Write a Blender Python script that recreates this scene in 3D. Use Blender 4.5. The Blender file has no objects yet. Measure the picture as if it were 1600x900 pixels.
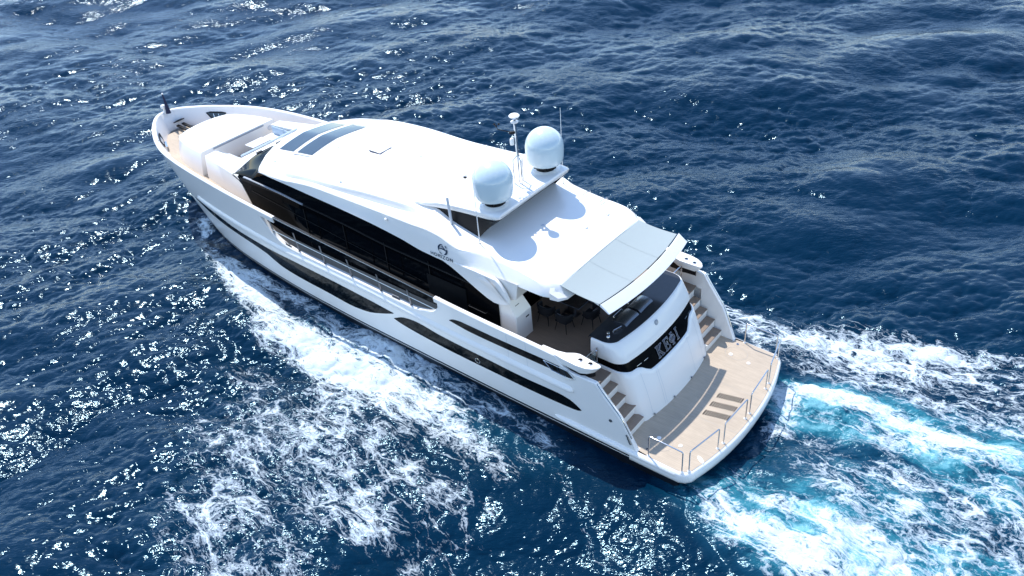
import bpy, math, random
import numpy as np
from mathutils import Vector, Matrix
R = math.radians
C = bpy.context.scene.collection
scene = bpy.context.scene
random.seed(4); rng = np.random.default_rng(11)

# ------------------------------------------------------------------ camera, sky, sun, exposure
def set_camera():
    yaw, pit, roll = R(-48.2419), R(35.9588), -9.00836e-2
    f = Vector((math.cos(yaw)*math.cos(pit), math.sin(yaw)*math.cos(pit), -math.sin(pit)))
    r = f.cross(Vector((0, 0, 1))).normalized(); u = r.cross(f)
    c, s = math.cos(roll), math.sin(roll)
    r2 = c*r+s*u; u2 = -s*r+c*u
    cd = bpy.data.cameras.new('camera'); cam = bpy.data.objects.new('camera', cd); C.objects.link(cam)
    M = Matrix((r2, u2, -f)).transposed().to_4x4()
    M.translation = Vector((-7.0494, 19.8586, 21.3824)); cam.matrix_world = M
    cd.sensor_width = 36; cd.lens = 1307.115/1600*36; cd.clip_start = .2; cd.clip_end = 20000
    scene.camera = cam
set_camera()
SUN_EL, SUN_AZ = R(60.5), R(-19.2)          # azimuth from +x (the bow) towards +y (port)
sd = Vector((math.cos(SUN_EL)*math.cos(SUN_AZ), math.cos(SUN_EL)*math.sin(SUN_AZ), math.sin(SUN_EL)))
w = bpy.data.worlds.new('World'); scene.world = w; w.use_nodes = True
nt = w.node_tree; bg = nt.nodes['Background']; sky = nt.nodes.new('ShaderNodeTexSky')
sky.sky_type = 'NISHITA'; sky.sun_disc = False; sky.sun_elevation = SUN_EL
sky.sun_rotation = math.atan2(sd.x, sd.y); sky.air_density = 1.0; sky.dust_density = 0; sky.altitude = 1500; sky.ozone_density = .5
nt.links.new(sky.outputs[0], bg.inputs[0]); bg.inputs[1].default_value = .15
sl = bpy.data.lights.new('sun', 'SUN'); sl.energy = 2.25; sl.angle = R(.53); sl.color = (1, .975, .94)
so = bpy.data.objects.new('sun', sl); C.objects.link(so); so.rotation_euler = sd.to_track_quat('Z', 'Y').to_euler()
vs = scene.view_settings; scene.display_settings.display_device = 'sRGB'
vs.view_transform = 'Standard'; vs.look = 'None'; vs.exposure = 1.22; vs.gamma = 1
scene.render.engine = 'CYCLES'; scene.cycles.use_denoising = True
scene.cycles.max_bounces = 8; scene.cycles.caustics_reflective = False; scene.cycles.caustics_refractive = False
scene.cycles.sample_clamp_indirect = 6

# ------------------------------------------------------------------ materials
def mat(name, col, rough=.4, metal=0, spec=.5, coat=0, var=.0, vscale=1.2, bump=0, bscale=40, trans=0, alpha=1, ior=1.5):
    m = bpy.data.materials.new(name); m.use_nodes = True; n = m.node_tree.nodes; L = m.node_tree.links
    b = n['Principled BSDF']; b.inputs['Base Color'].default_value = (*col, 1); b.inputs['Roughness'].default_value = rough
    b.inputs['Metallic'].default_value = metal; b.inputs['Specular IOR Level'].default_value = spec
    b.inputs['Coat Weight'].default_value = coat; b.inputs['Coat Roughness'].default_value = .06
    b.inputs['Transmission Weight'].default_value = trans; b.inputs['Alpha'].default_value = alpha; b.inputs['IOR'].default_value = ior
    tc = n.new('ShaderNodeTexCoord')
    if var:
        t = n.new('ShaderNodeTexNoise'); t.inputs['Scale'].default_value = vscale; t.inputs['Detail'].default_value = 5
        L.new(tc.outputs['Object'], t.inputs['Vector'])
        mx = n.new('ShaderNodeMix'); mx.data_type = 'RGBA'
        mx.inputs[6].default_value = (*[c*(1-var) for c in col], 1); mx.inputs[7].default_value = (*[min(1, c*(1+var*.6)) for c in col], 1)
        L.new(t.outputs['Fac'], mx.inputs[0]); L.new(mx.outputs[2], b.inputs['Base Color'])
        mr = n.new('ShaderNodeMapRange'); mr.inputs[3].default_value = rough*.8; mr.inputs[4].default_value = min(1, rough*1.25)
        L.new(t.outputs['Fac'], mr.inputs[0]); L.new(mr.outputs[0], b.inputs['Roughness'])
    if bump:
        t = n.new('ShaderNodeTexNoise'); t.inputs['Scale'].default_value = bscale; t.inputs['Detail'].default_value = 3
        L.new(tc.outputs['Object'], t.inputs['Vector'])
        bp = n.new('ShaderNodeBump'); bp.inputs['Strength'].default_value = bump; bp.inputs['Distance'].default_value = .01
        L.new(t.outputs['Fac'], bp.inputs['Height']); L.new(bp.outputs[0], b.inputs['Normal'])
    return m
M = dict(
    white=mat('white_gelcoat', (.88, .84, .79), .30, coat=.4, var=.03, vscale=.9),
    cream=mat('cream_nonskid', (.74, .73, .71), .6, var=.05, vscale=3, bump=.3, bscale=90),
    black=mat('black_gloss', (.003, .003, .0035), .12, spec=.5, ior=1.12),
    glass=mat('tinted_glass', (.002, .0025, .0035), .04, spec=.5, ior=1.11),
    wscreen=mat('windscreen_glass', (.004, .009, .017), .05, spec=.5, ior=1.07),
    hullglass=mat('hull_glass', (.004, .005, .006), .06, spec=.5, ior=1.15),
    matt=mat('black_trim', (.006, .006, .007), .45, spec=.2),
    louvre=mat('dark_louvre', (.008, .009, .010), .5, spec=.2),
    antifoul=mat('antifouling', (.008, .009, .012), .35),
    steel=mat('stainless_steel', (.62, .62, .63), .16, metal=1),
    dsteel=mat('dark_steel', (.28, .28, .29), .28, metal=1),  # darker steel of posts, mounts and small fittings
    grey=mat('grey_trim', (.33, .35, .38), .4),
    lgrey=mat('light_grey', (.55, .58, .62), .45),
    awn=mat('awning_fabric', (.33, .375, .37), .8, var=.06, vscale=2.2, bump=.25, bscale=30),
    awnw=mat('white_awning_bar', (.82, .83, .84), .4),
    fabric=mat('pale_cushion', (.52, .62, .70), .8, var=.05, bump=.3, bscale=60),
    cush=mat('white_cushion', (.80, .81, .81), .75, var=.03, bump=.3, bscale=50),
    dfab=mat('dark_fabric', (.010, .011, .013), .8, bump=.3),
    counter=mat('dark_counter', (.030, .031, .034), .12, spec=.6, var=.25, vscale=6),
    grill=mat('grill_lid', (.20, .21, .22), .22, metal=.9, var=.08, vscale=12),
    navy=mat('navy_cover', (.012, .016, .05), .8),
    skyl=mat('smoked_skylight', (.03, .05, .07), .14, spec=.4, var=.12, vscale=5),
    frame=mat('letter_edge', (.30, .32, .38), .3, metal=.7),
    logo=mat('logo_navy', (.02, .04, .07), .3),
    sand=mat('sand_cushion', (.42, .37, .31), .7),
    table=mat('dark_table', (.02, .017, .016), .15),
    radome=mat('radome_paint', (.56, .66, .69), .22, coat=.5, var=.02),
    clear=mat('clear_glass', (.75, .85, .88), .03, trans=.9, ior=1.1),
)
def deck_mat(name, c1, seam, pitch):
    m = mat(name, c1, .55); n = m.node_tree.nodes; L = m.node_tree.links; b = n['Principled BSDF']
    tc = n.new('ShaderNodeTexCoord'); mp = n.new('ShaderNodeMapping'); mp.inputs['Scale'].default_value = (.25, 1.5, 1)
    nz = n.new('ShaderNodeTexNoise'); nz.inputs['Scale'].default_value = 9; nz.inputs['Detail'].default_value = 6
    n2 = n.new('ShaderNodeTexNoise'); n2.inputs['Scale'].default_value = 1.1; n2.inputs['Detail'].default_value = 4
    L.new(tc.outputs['Object'], mp.inputs[0]); L.new(mp.outputs[0], nz.inputs['Vector']); L.new(tc.outputs['Object'], n2.inputs['Vector'])
    ad = n.new('ShaderNodeMath'); ad.operation = 'ADD'; L.new(nz.outputs['Fac'], ad.inputs[0]); L.new(n2.outputs['Fac'], ad.inputs[1])
    hf = n.new('ShaderNodeMath'); hf.operation = 'MULTIPLY'; hf.inputs[1].default_value = .5; L.new(ad.outputs[0], hf.inputs[0])
    cr = n.new('ShaderNodeValToRGB'); cr.color_ramp.elements[0].position = .3; cr.color_ramp.elements[1].position = .7
    cr.color_ramp.elements[0].color = (*[c*.84 for c in c1], 1); cr.color_ramp.elements[1].color = (*[c*1.12 for c in c1], 1)
    L.new(hf.outputs[0], cr.inputs[0])
    sp = n.new('ShaderNodeSeparateXYZ'); L.new(tc.outputs['Object'], sp.inputs[0])
    mo = n.new('ShaderNodeMath'); mo.operation = 'PINGPONG'; mo.inputs[1].default_value = pitch/2; L.new(sp.outputs['Y'], mo.inputs[0])
    lt = n.new('ShaderNodeMath'); lt.operation = 'LESS_THAN'; lt.inputs[1].default_value = .003; L.new(mo.outputs[0], lt.inputs[0])
    sc = n.new('ShaderNodeMath'); sc.operation = 'MULTIPLY'; sc.inputs[1].default_value = seam; L.new(lt.outputs[0], sc.inputs[0])
    mx = n.new('ShaderNodeMix'); mx.data_type = 'RGBA'; mx.inputs[7].default_value = (.05, .04, .035, 1)
    L.new(sc.outputs[0], mx.inputs[0]); L.new(cr.outputs[0], mx.inputs[6]); L.new(mx.outputs[2], b.inputs['Base Color'])
    return m
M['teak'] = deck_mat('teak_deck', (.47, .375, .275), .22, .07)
M['teakdark'] = deck_mat('shaded_teak_deck', (.27, .195, .14), .4, .07)  # teak darkened in its colour to stand for cockpit shade; treads share it

# ------------------------------------------------------------------ mesh helpers
class MB:
    def __init__(s): s.v = []; s.f = []; s.m = []
    def add(s, V, F, mi=0):
        o = len(s.v); s.v += [tuple(map(float, p)) for p in V]; s.f += [tuple(o+i for i in f) for f in F]
        s.m += (list(mi) if hasattr(mi, '__len__') else [mi]*len(F)); return s
    def grid(s, P, mi=0, cu=False, cv=False):
        P = np.asarray(P, float); n, m = P.shape[:2]; F = []; mm = []
        for i in range(n if cu else n-1):
            for j in range(m if cv else m-1):
                a, b = i*m+j, ((i+1) % n)*m+j; c, d = ((i+1) % n)*m+(j+1) % m, i*m+(j+1) % m
                F.append((a, b, c, d)); mm.append(mi(i, j) if callable(mi) else mi)
        return s.add(P.reshape(-1, 3), F, mm)
    def box(s, c, d, rz=0, mi=0, bev=0, ry=0):
        x, y, z = [k/2 for k in d]; b = min(bev, x*.9, y*.9, z*.9)
        if b <= 0:
            V = [(i, j, k) for i in (-x, x) for j in (-y, y) for k in (-z, z)]
            F = [(0, 1, 3, 2), (4, 6, 7, 5), (0, 4, 5, 1), (2, 3, 7, 6), (0, 2, 6, 4), (1, 5, 7, 3)]
        else:
            def ring(ix, iy, zz, q=4):
                o = []
                for sx, sy, a0 in ((1, 1, 0), (-1, 1, 90), (-1, -1, 180), (1, -1, 270)):
                    for t in range(q+1):
                        a = R(a0+90*t/q); o.append((sx*(ix-b)+b*math.cos(a)*1, sy*(iy-b)+b*math.sin(a), zz))
                return o
            rings = [ring(x-b*.7, y-b*.7, -z), ring(x, y, -z+b), ring(x, y, z-b), ring(x-b*.3, y-b*.3, z-b*.3), ring(x-b, y-b, z)]
            V = [p for r in rings for p in r]; n = len(rings[0]); F = []
            for i in range(len(rings)-1):
                for j in range(n): F.append((i*n+j, i*n+(j+1) % n, (i+1)*n+(j+1) % n, (i+1)*n+j))
            F.append(tuple(range(n-1, -1, -1))); F.append(tuple((len(rings)-1)*n+j for j in range(n)))
        Mx = Matrix.Translation(c) @ Matrix.Rotation(rz, 4, 'Z') @ Matrix.Rotation(ry, 4, 'Y')
        return s.add([Mx @ Vector(p) for p in V], F, mi)
    def tube(s, path, r, n=8, mi=0, closed=False, flat=1):
        P = [Vector(p) for p in path]; K = len(P); rings = []; rr = r if hasattr(r, '__len__') else [r]*K
        up = None
        for i in range(K):
            if closed: t = (P[(i+1) % K]-P[i-1]).normalized()
            else: t = (P[min(i+1, K-1)]-P[max(i-1, 0)]).normalized()
            if up is None: up = Vector((0, 0, 1)) if abs(t.z) < .9 else Vector((1, 0, 0))
            a = t.cross(up)
            if a.length < 1e-4: a = t.cross(Vector((0, 1, 0)))
            a.normalize(); b = a.cross(t).normalized(); up = b
            rings.append([P[i]+rr[i]*(math.cos(2*math.pi*k/n)*a+flat*math.sin(2*math.pi*k/n)*b) for k in range(n)])
        V = [p for q in rings for p in q]; F = []
        for i in range(K if closed else K-1):
            for j in range(n): F.append((i*n+j, i*n+(j+1) % n, ((i+1) % K)*n+(j+1) % n, ((i+1) % K)*n+j))
        if not closed: F.append(tuple(range(n-1, -1, -1))); F.append(tuple((K-1)*n+j for j in range(n)))
        return s.add(V, F, mi)
    def lathe(s, prof, c, n=32, mi=0, axis=(0, 0, 1)):
        q = Vector((0, 0, 1)).rotation_difference(Vector(axis)); c = Vector(c); V = []; F = []
        for (r, z) in prof:
            for k in range(n):
                a = 2*math.pi*k/n; V.append(c+q @ Vector((r*math.cos(a), r*math.sin(a), z)))
        for i in range(len(prof)-1):
            for j in range(n): F.append((i*n+j, i*n+(j+1) % n, (i+1)*n+(j+1) % n, (i+1)*n+j))
        F.append(tuple(range(n-1, -1, -1))); F.append(tuple((len(prof)-1)*n+j for j in range(n)))
        return s.add(V, F, mi)
    def prism(s, poly, d, mi=0):
        """closed 3D polygon extruded by vector d"""
        n = len(poly); P = [Vector(p) for p in poly]; d = Vector(d)
        F = [tuple(range(n)), tuple(range(2*n-1, n-1, -1))]+[(i, i+n, (i+1) % n+n, (i+1) % n) for i in range(n)]
        return s.add(P+[p+d for p in P], F, mi)
    def build(s, name, mats, parent=None, smooth=35, bevel=0):
        me = bpy.data.meshes.new(name); me.from_pydata(s.v, [], s.f)
        for m in (mats if isinstance(mats, (list, tuple)) else [mats]): me.materials.append(M[m] if isinstance(m, str) else m)
        me.polygons.foreach_set('material_index', s.m); me.update()
        import bmesh
        bm = bmesh.new(); bm.from_mesh(me); bmesh.ops.remove_doubles(bm, verts=bm.verts, dist=2e-4)
        bmesh.ops.recalc_face_normals(bm, faces=bm.faces); bm.to_mesh(me); bm.free()
        if smooth:
            me.shade_smooth(); me.set_sharp_from_angle(angle=R(smooth))
        o = bpy.data.objects.new(name, me); C.objects.link(o); o.parent = parent
        if bevel:
            b = o.modifiers.new('b', 'BEVEL'); b.width = bevel; b.segments = 3; b.limit_method = 'ANGLE'; b.angle_limit = R(40)
        return o
def empty(name, loc=(0, 0, 0), parent=None):
    o = bpy.data.objects.new(name, None); C.objects.link(o); o.location = loc; o.parent = parent; return o
def tag(o, label=None, cat=None, group=None, kind=None):
    for k, v in (('label', label), ('category', cat), ('group', group), ('kind', kind)):
        if v: o[k] = v
    return o
def pchip(x, y, xi):
    x = np.asarray(x, float); y = np.asarray(y, float); xi = np.clip(np.asarray(xi, float), x[0], x[-1])
    h = np.diff(x); d = np.diff(y)/h; m = np.zeros_like(y)
    for i in range(1, len(x)-1):
        if d[i-1]*d[i] > 0: w1 = 2*h[i]+h[i-1]; w2 = h[i]+2*h[i-1]; m[i] = (w1+w2)/(w1/d[i-1]+w2/d[i])
    m[0] = d[0]; m[-1] = d[-1]
    i = np.clip(np.searchsorted(x, xi, side='right')-1, 0, len(x)-2); t = (xi-x[i])/h[i]
    return (2*t**3-3*t**2+1)*y[i]+(t**3-2*t**2+t)*h[i]*m[i]+(-2*t**3+3*t**2)*y[i+1]+(t**3-t**2)*h[i]*m[i+1]
def sstep(a, b, x): t = np.clip((np.asarray(x, float)-a)/(b-a), 0, 1); return t*t*(3-2*t)
def densify(pts, n): # smooth resample of a polyline by index
    p = np.asarray(pts, float); k = np.arange(len(p)); ki = np.linspace(0, len(p)-1, n)
    return np.stack([pchip(k, p[:, c], ki) for c in range(p.shape[1])], 1)

YA = empty('motor_yacht')
tag(YA, 'white motor yacht with black side windows, two domes and a teak stern platform, under way', 'yacht')

# ------------------------------------------------------------------ hull surface
SC = [0, .03, .1, .34, .9, 1.6, 2.3, 3.2, 4.2, 5.4, 6.7, 8.5, 10, 12.3, 14.3, 17.5, 20.6, 23.3, 25.5, 27.2, 29, 30.5, 31.6, 34]
YC = [0, .26, .46, .78, 1.25, 1.72, 2.1, 2.52, 2.88, 3.16, 3.36, 3.54, 3.65, 3.77, 3.81, 3.82, 3.83, 3.84, 3.80, 3.75, 3.70, 3.62, 3.54, 3.50]
SW = [0, .4, 1.4, 3.2, 4.4, 6.7, 8.4, 10.9, 14.4, 17.4, 22.4, 32.4]
YW = [0, .25, .86, 1.76, 2.2, 2.76, 3.0, 3.2, 3.36, 3.42, 3.42, 3.36]
ZX = [0, 4.3, 5.2, 7, 8.6, 10.8, 13.5, 16.8, 19.9, 22, 24, 26, 28, 30, 32, 34.2]
ZC = [3.5, 3.54, 3.58, 3.67, 3.74, 3.85, 3.96, 4.09, 4.21, 4.29, 4.33, 4.37, 4.39, 4.37, 4.33, 4.30]
def zcap(x): return float(pchip(ZX, ZC, x))
def xbow(z): return 32.4+1.75*(np.clip(z, -1.4, 4.6)/4.35)
def hy(x, z):
    s = np.maximum(xbow(z)-x, 0); yc = pchip(SC, YC, s); yw = pchip(SW, YW, s)
    zc = pchip(ZX, ZC, x); t = np.clip(z/zc, -.4, 1.1)
    ex = .85-.30*sstep(4, 14, s)
    g = np.where(t > 0, np.abs(t)**ex, t*.9)
    return float(np.maximum(yw+(yc-yw)*g, 0))
def hp(X, z, off=0.):
    """point on the port side for column X, height z, pushed out by off"""
    x = X+(xbow(z)-34.15)*float(sstep(20, 34, X))
    y = hy(x, z); e = .05
    dy = (hy(x+e, z)-hy(x-e, z))/(2*e)
    if xbow(z)-x < .06: nx, ny = 1., 0.
    else: k = math.hypot(dy, 1); nx, ny = -dy/k, 1/k
    return (x+nx*off, max(y+ny*off, 0), z)
def deckz(x):
    return float(np.interp(x, [0, 8.8, 8.81, 17, 20.5, 23.2, 35], [2.5, 2.5, 2.7, 2.7, 2.78, 3.4, 3.42]))
def mir(P): return [(p[0], -p[1], p[2]) for p in P]
def ztop(X):
    if X < 2.8: return .74
    if X < 4.25: return float(np.interp(X, [2.8, 3.33, 4.06, 4.25], [.80, 1.95, 2.85, 3.12]))
    if 4.25 <= X < 5.6: return float(np.interp(X, [4.25, 5.3, 5.6], [3.12, 3.14, 3.30]))
    if X <= 10.9: return zcap(X)
    if X < 21.2:
        return float(pchip([10.9, 11.15, 11.8, 12.45, 14, 16, 18.5, 19.7, 20.35, 20.7, 21.2], [3.5, 3.2, 2.93, 2.82, 2.82, 2.85, 2.86, 2.9, 3.1, 3.4, 3.98], X))
    return zcap(X)
cols = sorted(set(np.round(np.concatenate([[1.3], np.arange(1.5, 2.8, .25), np.arange(2.8, 4.3, .12), np.arange(4.3, 10.9, .3), [10.899, 10.901],
      np.arange(10.95, 12.6, .12), np.arange(12.6, 19.6, .4), np.arange(19.6, 21.199, .12), [21.199, 21.201], np.arange(21.4, 31, .3),
      np.arange(31, 33.6, .15), np.arange(33.6, 34.0, .06), [34.02, 34.06, 34.09, 34.11, 34.13, 34.142, 34.15]]), 3)))
hull = MB()
ZB = [-1.2, -.5, 0, .22, .27, .315, .42]
def hull_side(sg):
    P = []
    for X in cols:
        zt = ztop(X); zs = ZB+list(np.linspace(.42, max(zt-.03, .45), 16)[1:])
        col = [hp(X, z) for z in zs]
        # rounded top edge, then in and down inside
        th = .05 if X < 2.8 else (.17 if (X < 10.9 or X > 21.2) else .2)
        if X < 2.8: col += [hp(X, zt, -.03), hp(X, zt, -.2), hp(X, zt-.02, -.3), hp(X, zt-.02, -.32), hp(X, zt-.03, -.34)]
        else:
            zd = max(min(deckz(X)-.05, zt-.04), .7) if X > 4.25 else .7
            col += [hp(X, zt, -.03), hp(X, zt, -th+.03), hp(X, zt-.03, -th), hp(X, (zt+zd)/2, -th-.005), hp(X, zd, -th-.01)]
        P.append([(p[0], sg*p[1], p[2]) for p in col])
    def mi(i, j):
        return 1 if j in (0, 1, 2, 3, 5) else (0 if j != 4 else 0)
    hull.grid(P, mi)
hull_side(1); hull_side(-1)
# stern closing below the platform
P = [[(1.3, y, z) for y in np.linspace(-hy(1.3, z), hy(1.3, z), 15)] for z in (-1.2, -.5, 0, .3, .42, .5)]
hull.grid(P, 1)
HULL = hull.build('hull', ['white', 'antifoul'], YA, smooth=32)

# top caps of the bulwark where it overhangs the opening, and the stern wings
def strip_on(X0, X1, zf0, zf1, off, n, name, m, parent, sides=(1, -1), thick=.03, label=None):
    for sg in sides:
        mb = MB(); P = []
        for X in np.linspace(X0, X1, n):
            a, b = zf0(X), zf1(X); r = []
            for o_, zz in ((off-thick, a), (off, a), (off, (a+b)/2), (off, b), (off-thick, b)):
                p = hp(X, zz, o_); r.append((p[0], sg*p[1], p[2]))
            P.append(r)
        mb.grid(P); o = mb.build(name, m, parent)
        if label: o['label'] = label
for sg in (1, -1):
    for (a, b) in ((20.15, 21.25), (10.85, 11.05)):
        mb = MB(); P = []
        for X in np.linspace(a, b, 6):
            zc = zcap(X); lo = zc-.27 if a > 15 else zc-.2
            ring = [hp(X, lo, 0), hp(X, zc-.03, 0), hp(X, zc, -.03), hp(X, zc, -.14), hp(X, zc-.03, -.17), hp(X, lo, -.17)]
            P.append([(p[0], sg*p[1], p[2]) for p in ring])
        mb.grid(P, cv=True); n6 = len(P)
        mb.add(P[0], [(0, 1, 2, 3, 4, 5)]); mb.add(P[-1], [(5, 4, 3, 2, 1, 0)])
        mb.build('bulwark_cap', 'white', HULL)
    # stern wing with a broad flat top
    mb = MB(); top = [(6.4, 3.655), (5.9, 3.70), (5.45, 3.725), (4.95, 3.72), (4.62, 3.66), (4.42, 3.55), (4.29, 3.40), (4.26, 3.30), (4.32, 3.24), (4.7, 3.21), (5.15, 3.18), (5.32, 3.24), (5.55, 3.40), (5.85, 3.49), (6.4, 3.53)]
    lo = [(x if x > 4.9 else x+.22, min(y, 3.66) if y > 3.3 else y+.05) for x, y in top]
    zt = [zcap(x)+.012 for x, _ in top]
    ct = np.mean(top, 0)
    r0 = [(x*.985+ct[0]*.015, sg*(y*.985+ct[1]*.015), z) for (x, y), z in zip(top, zt)]
    r1 = [(x, sg*y, z-.025) for (x, y), z in zip(top, zt)]
    r2 = [(x, sg*y, z-.30) for (x, y), z in zip(lo, zt)]
    mb.grid([r0, r1, r2], cv=True); n = len(r0); mb.add(r0, [tuple(range(n))]); mb.add(r2, [tuple(range(n))])
    mb.build('stern_wing', 'white', HULL)
    mb = MB(); r = [(x, sg*min(y-.06, hy(x, 3.2)-.02) if y > 3.3 else sg*(y+.04)) for x, y in lo]
    mb.grid([[(x, y, 3.05) for x, y in r], [(x, y, 3.3) for x, y in r]], cv=True); mb.build('wing_recess', 'matt', HULL)
    for fx, fy in ((4.98, 3.42), (4.62, 3.38)):
        f = MB(); f.lathe([(.075, -.01), (.075, .015), (.05, .02), (.045, .0)], (fx, sg*fy, zcap(fx)+.012), 16); fo = f.build('fairlead', 'steel', HULL)
        f = MB(); f.lathe([(.044, 0), (.044, .012), (.01, .014)], (fx, sg*fy, zcap(fx)+.014), 12); f.build('hawse_hole', 'matt', fo)
# rub rails
def zrub(X): return float(pchip([5.1, 9, 13, 15.4, 18, 20, 22.2, 25, 27.6], [2.33, 2.40, 2.50, 2.57, 2.58, 2.56, 2.60, 2.66, 2.74], X))
for sg in (1, -1):
    mb = MB(); P = []
    Xs = np.concatenate([[5.12, 5.14, 5.2, 5.3], np.linspace(5.5, 27.3, 70), [27.4, 27.48, 27.52]])
    for i, X in enumerate(Xs):
        k = min(1, math.sqrt(min(i, len(Xs)-1-i)/3.2)+.05); z = zrub(X); r = []
        for a, b in ((-.02, .20), (.03, .13), (.075, .07), (.10, .01), (.10, -.04), (.085, -.075), (.05, -.09), (-.02, -.09)):
            p = hp(X, z+b*k, a*k if a > 0 else a); r.append((p[0], sg*p[1], p[2]))
        P.append(r)
    mb.grid(P); mb.build('rub_rail', 'white', HULL, smooth=60)
    mb = MB(); P = []
    for X in np.linspace(5.3, 27.4, 70):
        z = zrub(X)-.10; P.append([(p[0], sg*p[1], p[2]) for p in (hp(X, z+.012, .012), hp(X, z-.02, .012))])
    mb.grid(P); mb.build('rub_rail_seam', 'matt', HULL)
    # lower aft rail that runs into the platform
    mb = MB(); P = []; Xs = list(np.linspace(1.35, 5.9, 26))+[6.0, 6.06]
    for i, X in enumerate(Xs):
        k = min(1, math.sqrt((len(Xs)-1-i)/5)+.03); z = .60+.012*(X-3); r = []
        for a, b in ((-.02, .16), (.05, .12), (.10, .06), (.115, 0), (.10, -.07), (.05, -.12), (-.02, -.14)):
            p = hp(X, z+b*k, a*k if a > 0 else a); r.append((p[0], sg*p[1], p[2]))
        P.append(r)
    mb.grid(P); mb.build('quarter_rail', 'white', HULL, smooth=60)
# windows in the topsides: outline given as upper and lower height against x
def patch(name, m, up, lo, sides=(1, -1), n=60, off=.008, sub=5, parent=HULL):
    x0, x1 = max(up[0][0], lo[0][0]), min(up[-1][0], lo[-1][0])
    out = []
    for sg in sides:
        mb = MB(); P = []
        for X in np.linspace(x0, x1, n):
            a = float(pchip([p[0] for p in up], [p[1] for p in up], X)); b = float(pchip([p[0] for p in lo], [p[1] for p in lo], X))
            if a-b < .004: a = b+.004
            r = [hp(X, z, off) for z in np.linspace(a, b, sub)]; P.append([(p[0], sg*p[1], p[2]) for p in r])
        mb.grid(P); out.append(mb.build(name, m, parent, smooth=0 if 0 else 50))
    return out
W1U = [(13.6, 1.98), (15.1, 2.07), (17.3, 2.14), (19.3, 2.15), (21.4, 2.10), (23.8, 2.12), (26.0, 2.32), (27.4, 2.42), (28.4, 2.44)]
W1L = [(13.6, 1.95), (14.35, 1.62), (15.4, 1.27), (16.4, 1.17), (17.9, 1.23), (19.5, 1.25), (20.8, 1.33), (21.3, 1.46), (21.9, 1.66), (22.8, 1.76), (25.6, 1.90), (27.2, 2.10), (28.4, 2.41)]
W2U = [(4.86, 1.57), (5.3, 1.83), (5.85, 1.90), (7.1, 1.88), (9.0, 1.95), (11.1, 2.01), (12.3, 2.12), (13.0, 2.02), (13.65, 1.70)]
W2L = [(4.86, 1.54), (5.1, 1.44), (7.1, 1.38), (9.1, 1.40), (10.5, 1.40), (12.0, 1.46), (13.3, 1.58), (13.65, 1.67)]
W3U = [(5.62, 3.22), (6.4, 3.23), (8.1, 3.24), (9.8, 3.28), (10.2, 3.22), (10.42, 3.10)]
W3L = [(5.62, 2.96), (6.2, 2.92), (7.7, 2.93), (9.4, 2.96), (10.0, 3.02), (10.42, 3.07)]
for U, L_, l in ((W1U, W1L, 'long black hull window forward'), (W2U, W2L, 'long black hull window aft'), (W3U, W3L, 'black slot window high in the bulwark')):
    for o in patch('hull_window', 'hullglass', U, L_): o['label'] = l
for xx in (15.1, 18.2, 21.0):
    pass
patch('boot_line', 'white', [(1.4, .322), (14, .322), (26, .33), (30, .36)], [(1.4, .285), (14, .285), (26, .29), (30, .31)], off=.006, sub=2)
# scupper with steel bars at the aft end of the bulwark slot
for sg in (1, -1):
    mb = MB()
    loop = [hp(X, z, .02) for X, z in ((6.25, 3.2), (5.3, 3.17), (5.0, 2.93), (5.2, 2.84), (5.95, 2.9), (6.25, 3.2))]
    mb.tube([(p[0], sg*p[1], p[2]) for p in loop], .014, 6)
    for X in (5.35, 5.6, 5.85):
        a, b = hp(X, 2.88, .02), hp(X+.12, 3.18, .02); mb.tube([(a[0], sg*a[1], a[2]), (b[0], sg*b[1], b[2])], .012, 6)
    mb.build('scupper_grille', 'steel', HULL)
patch('scupper', 'dfab', [(5.05, 3.0), (5.35, 3.16), (6.25, 3.19)], [(5.05, 2.93), (5.3, 2.87), (6.25, 2.93)], n=12, off=.006)
for sg in (1,):
    p = hp(9.35, 1.58, .015); mb = MB()
    mb.tube([hp(9.35+.11*math.cos(a), 1.62+.11*math.sin(a), .015) for a in np.linspace(0, 2*math.pi, 17)[:-1]], .014, 6, closed=True)
    mb.build('porthole_ring', 'steel', HULL)
    p = Vector(hp(3.72, 1.72, 0)); mb = MB(); mb.lathe([(.06, 0), (.06, .02), (.035, .03)], p, 14, axis=(0, 1, 0)); mb.build('shore_socket', 'dsteel', HULL)
# thin vertical seams of the bulwark door
for xx in (6.98, 7.78):
    for sg in (1,):
        mb = MB(); mb.grid([[hp(xx-.006, z, .004) for z in np.linspace(2.55, 3.6, 6)], [hp(xx+.006, z, .004) for z in np.linspace(2.55, 3.6, 6)]]); mb.build('door_seam', 'lgrey', HULL)

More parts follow.
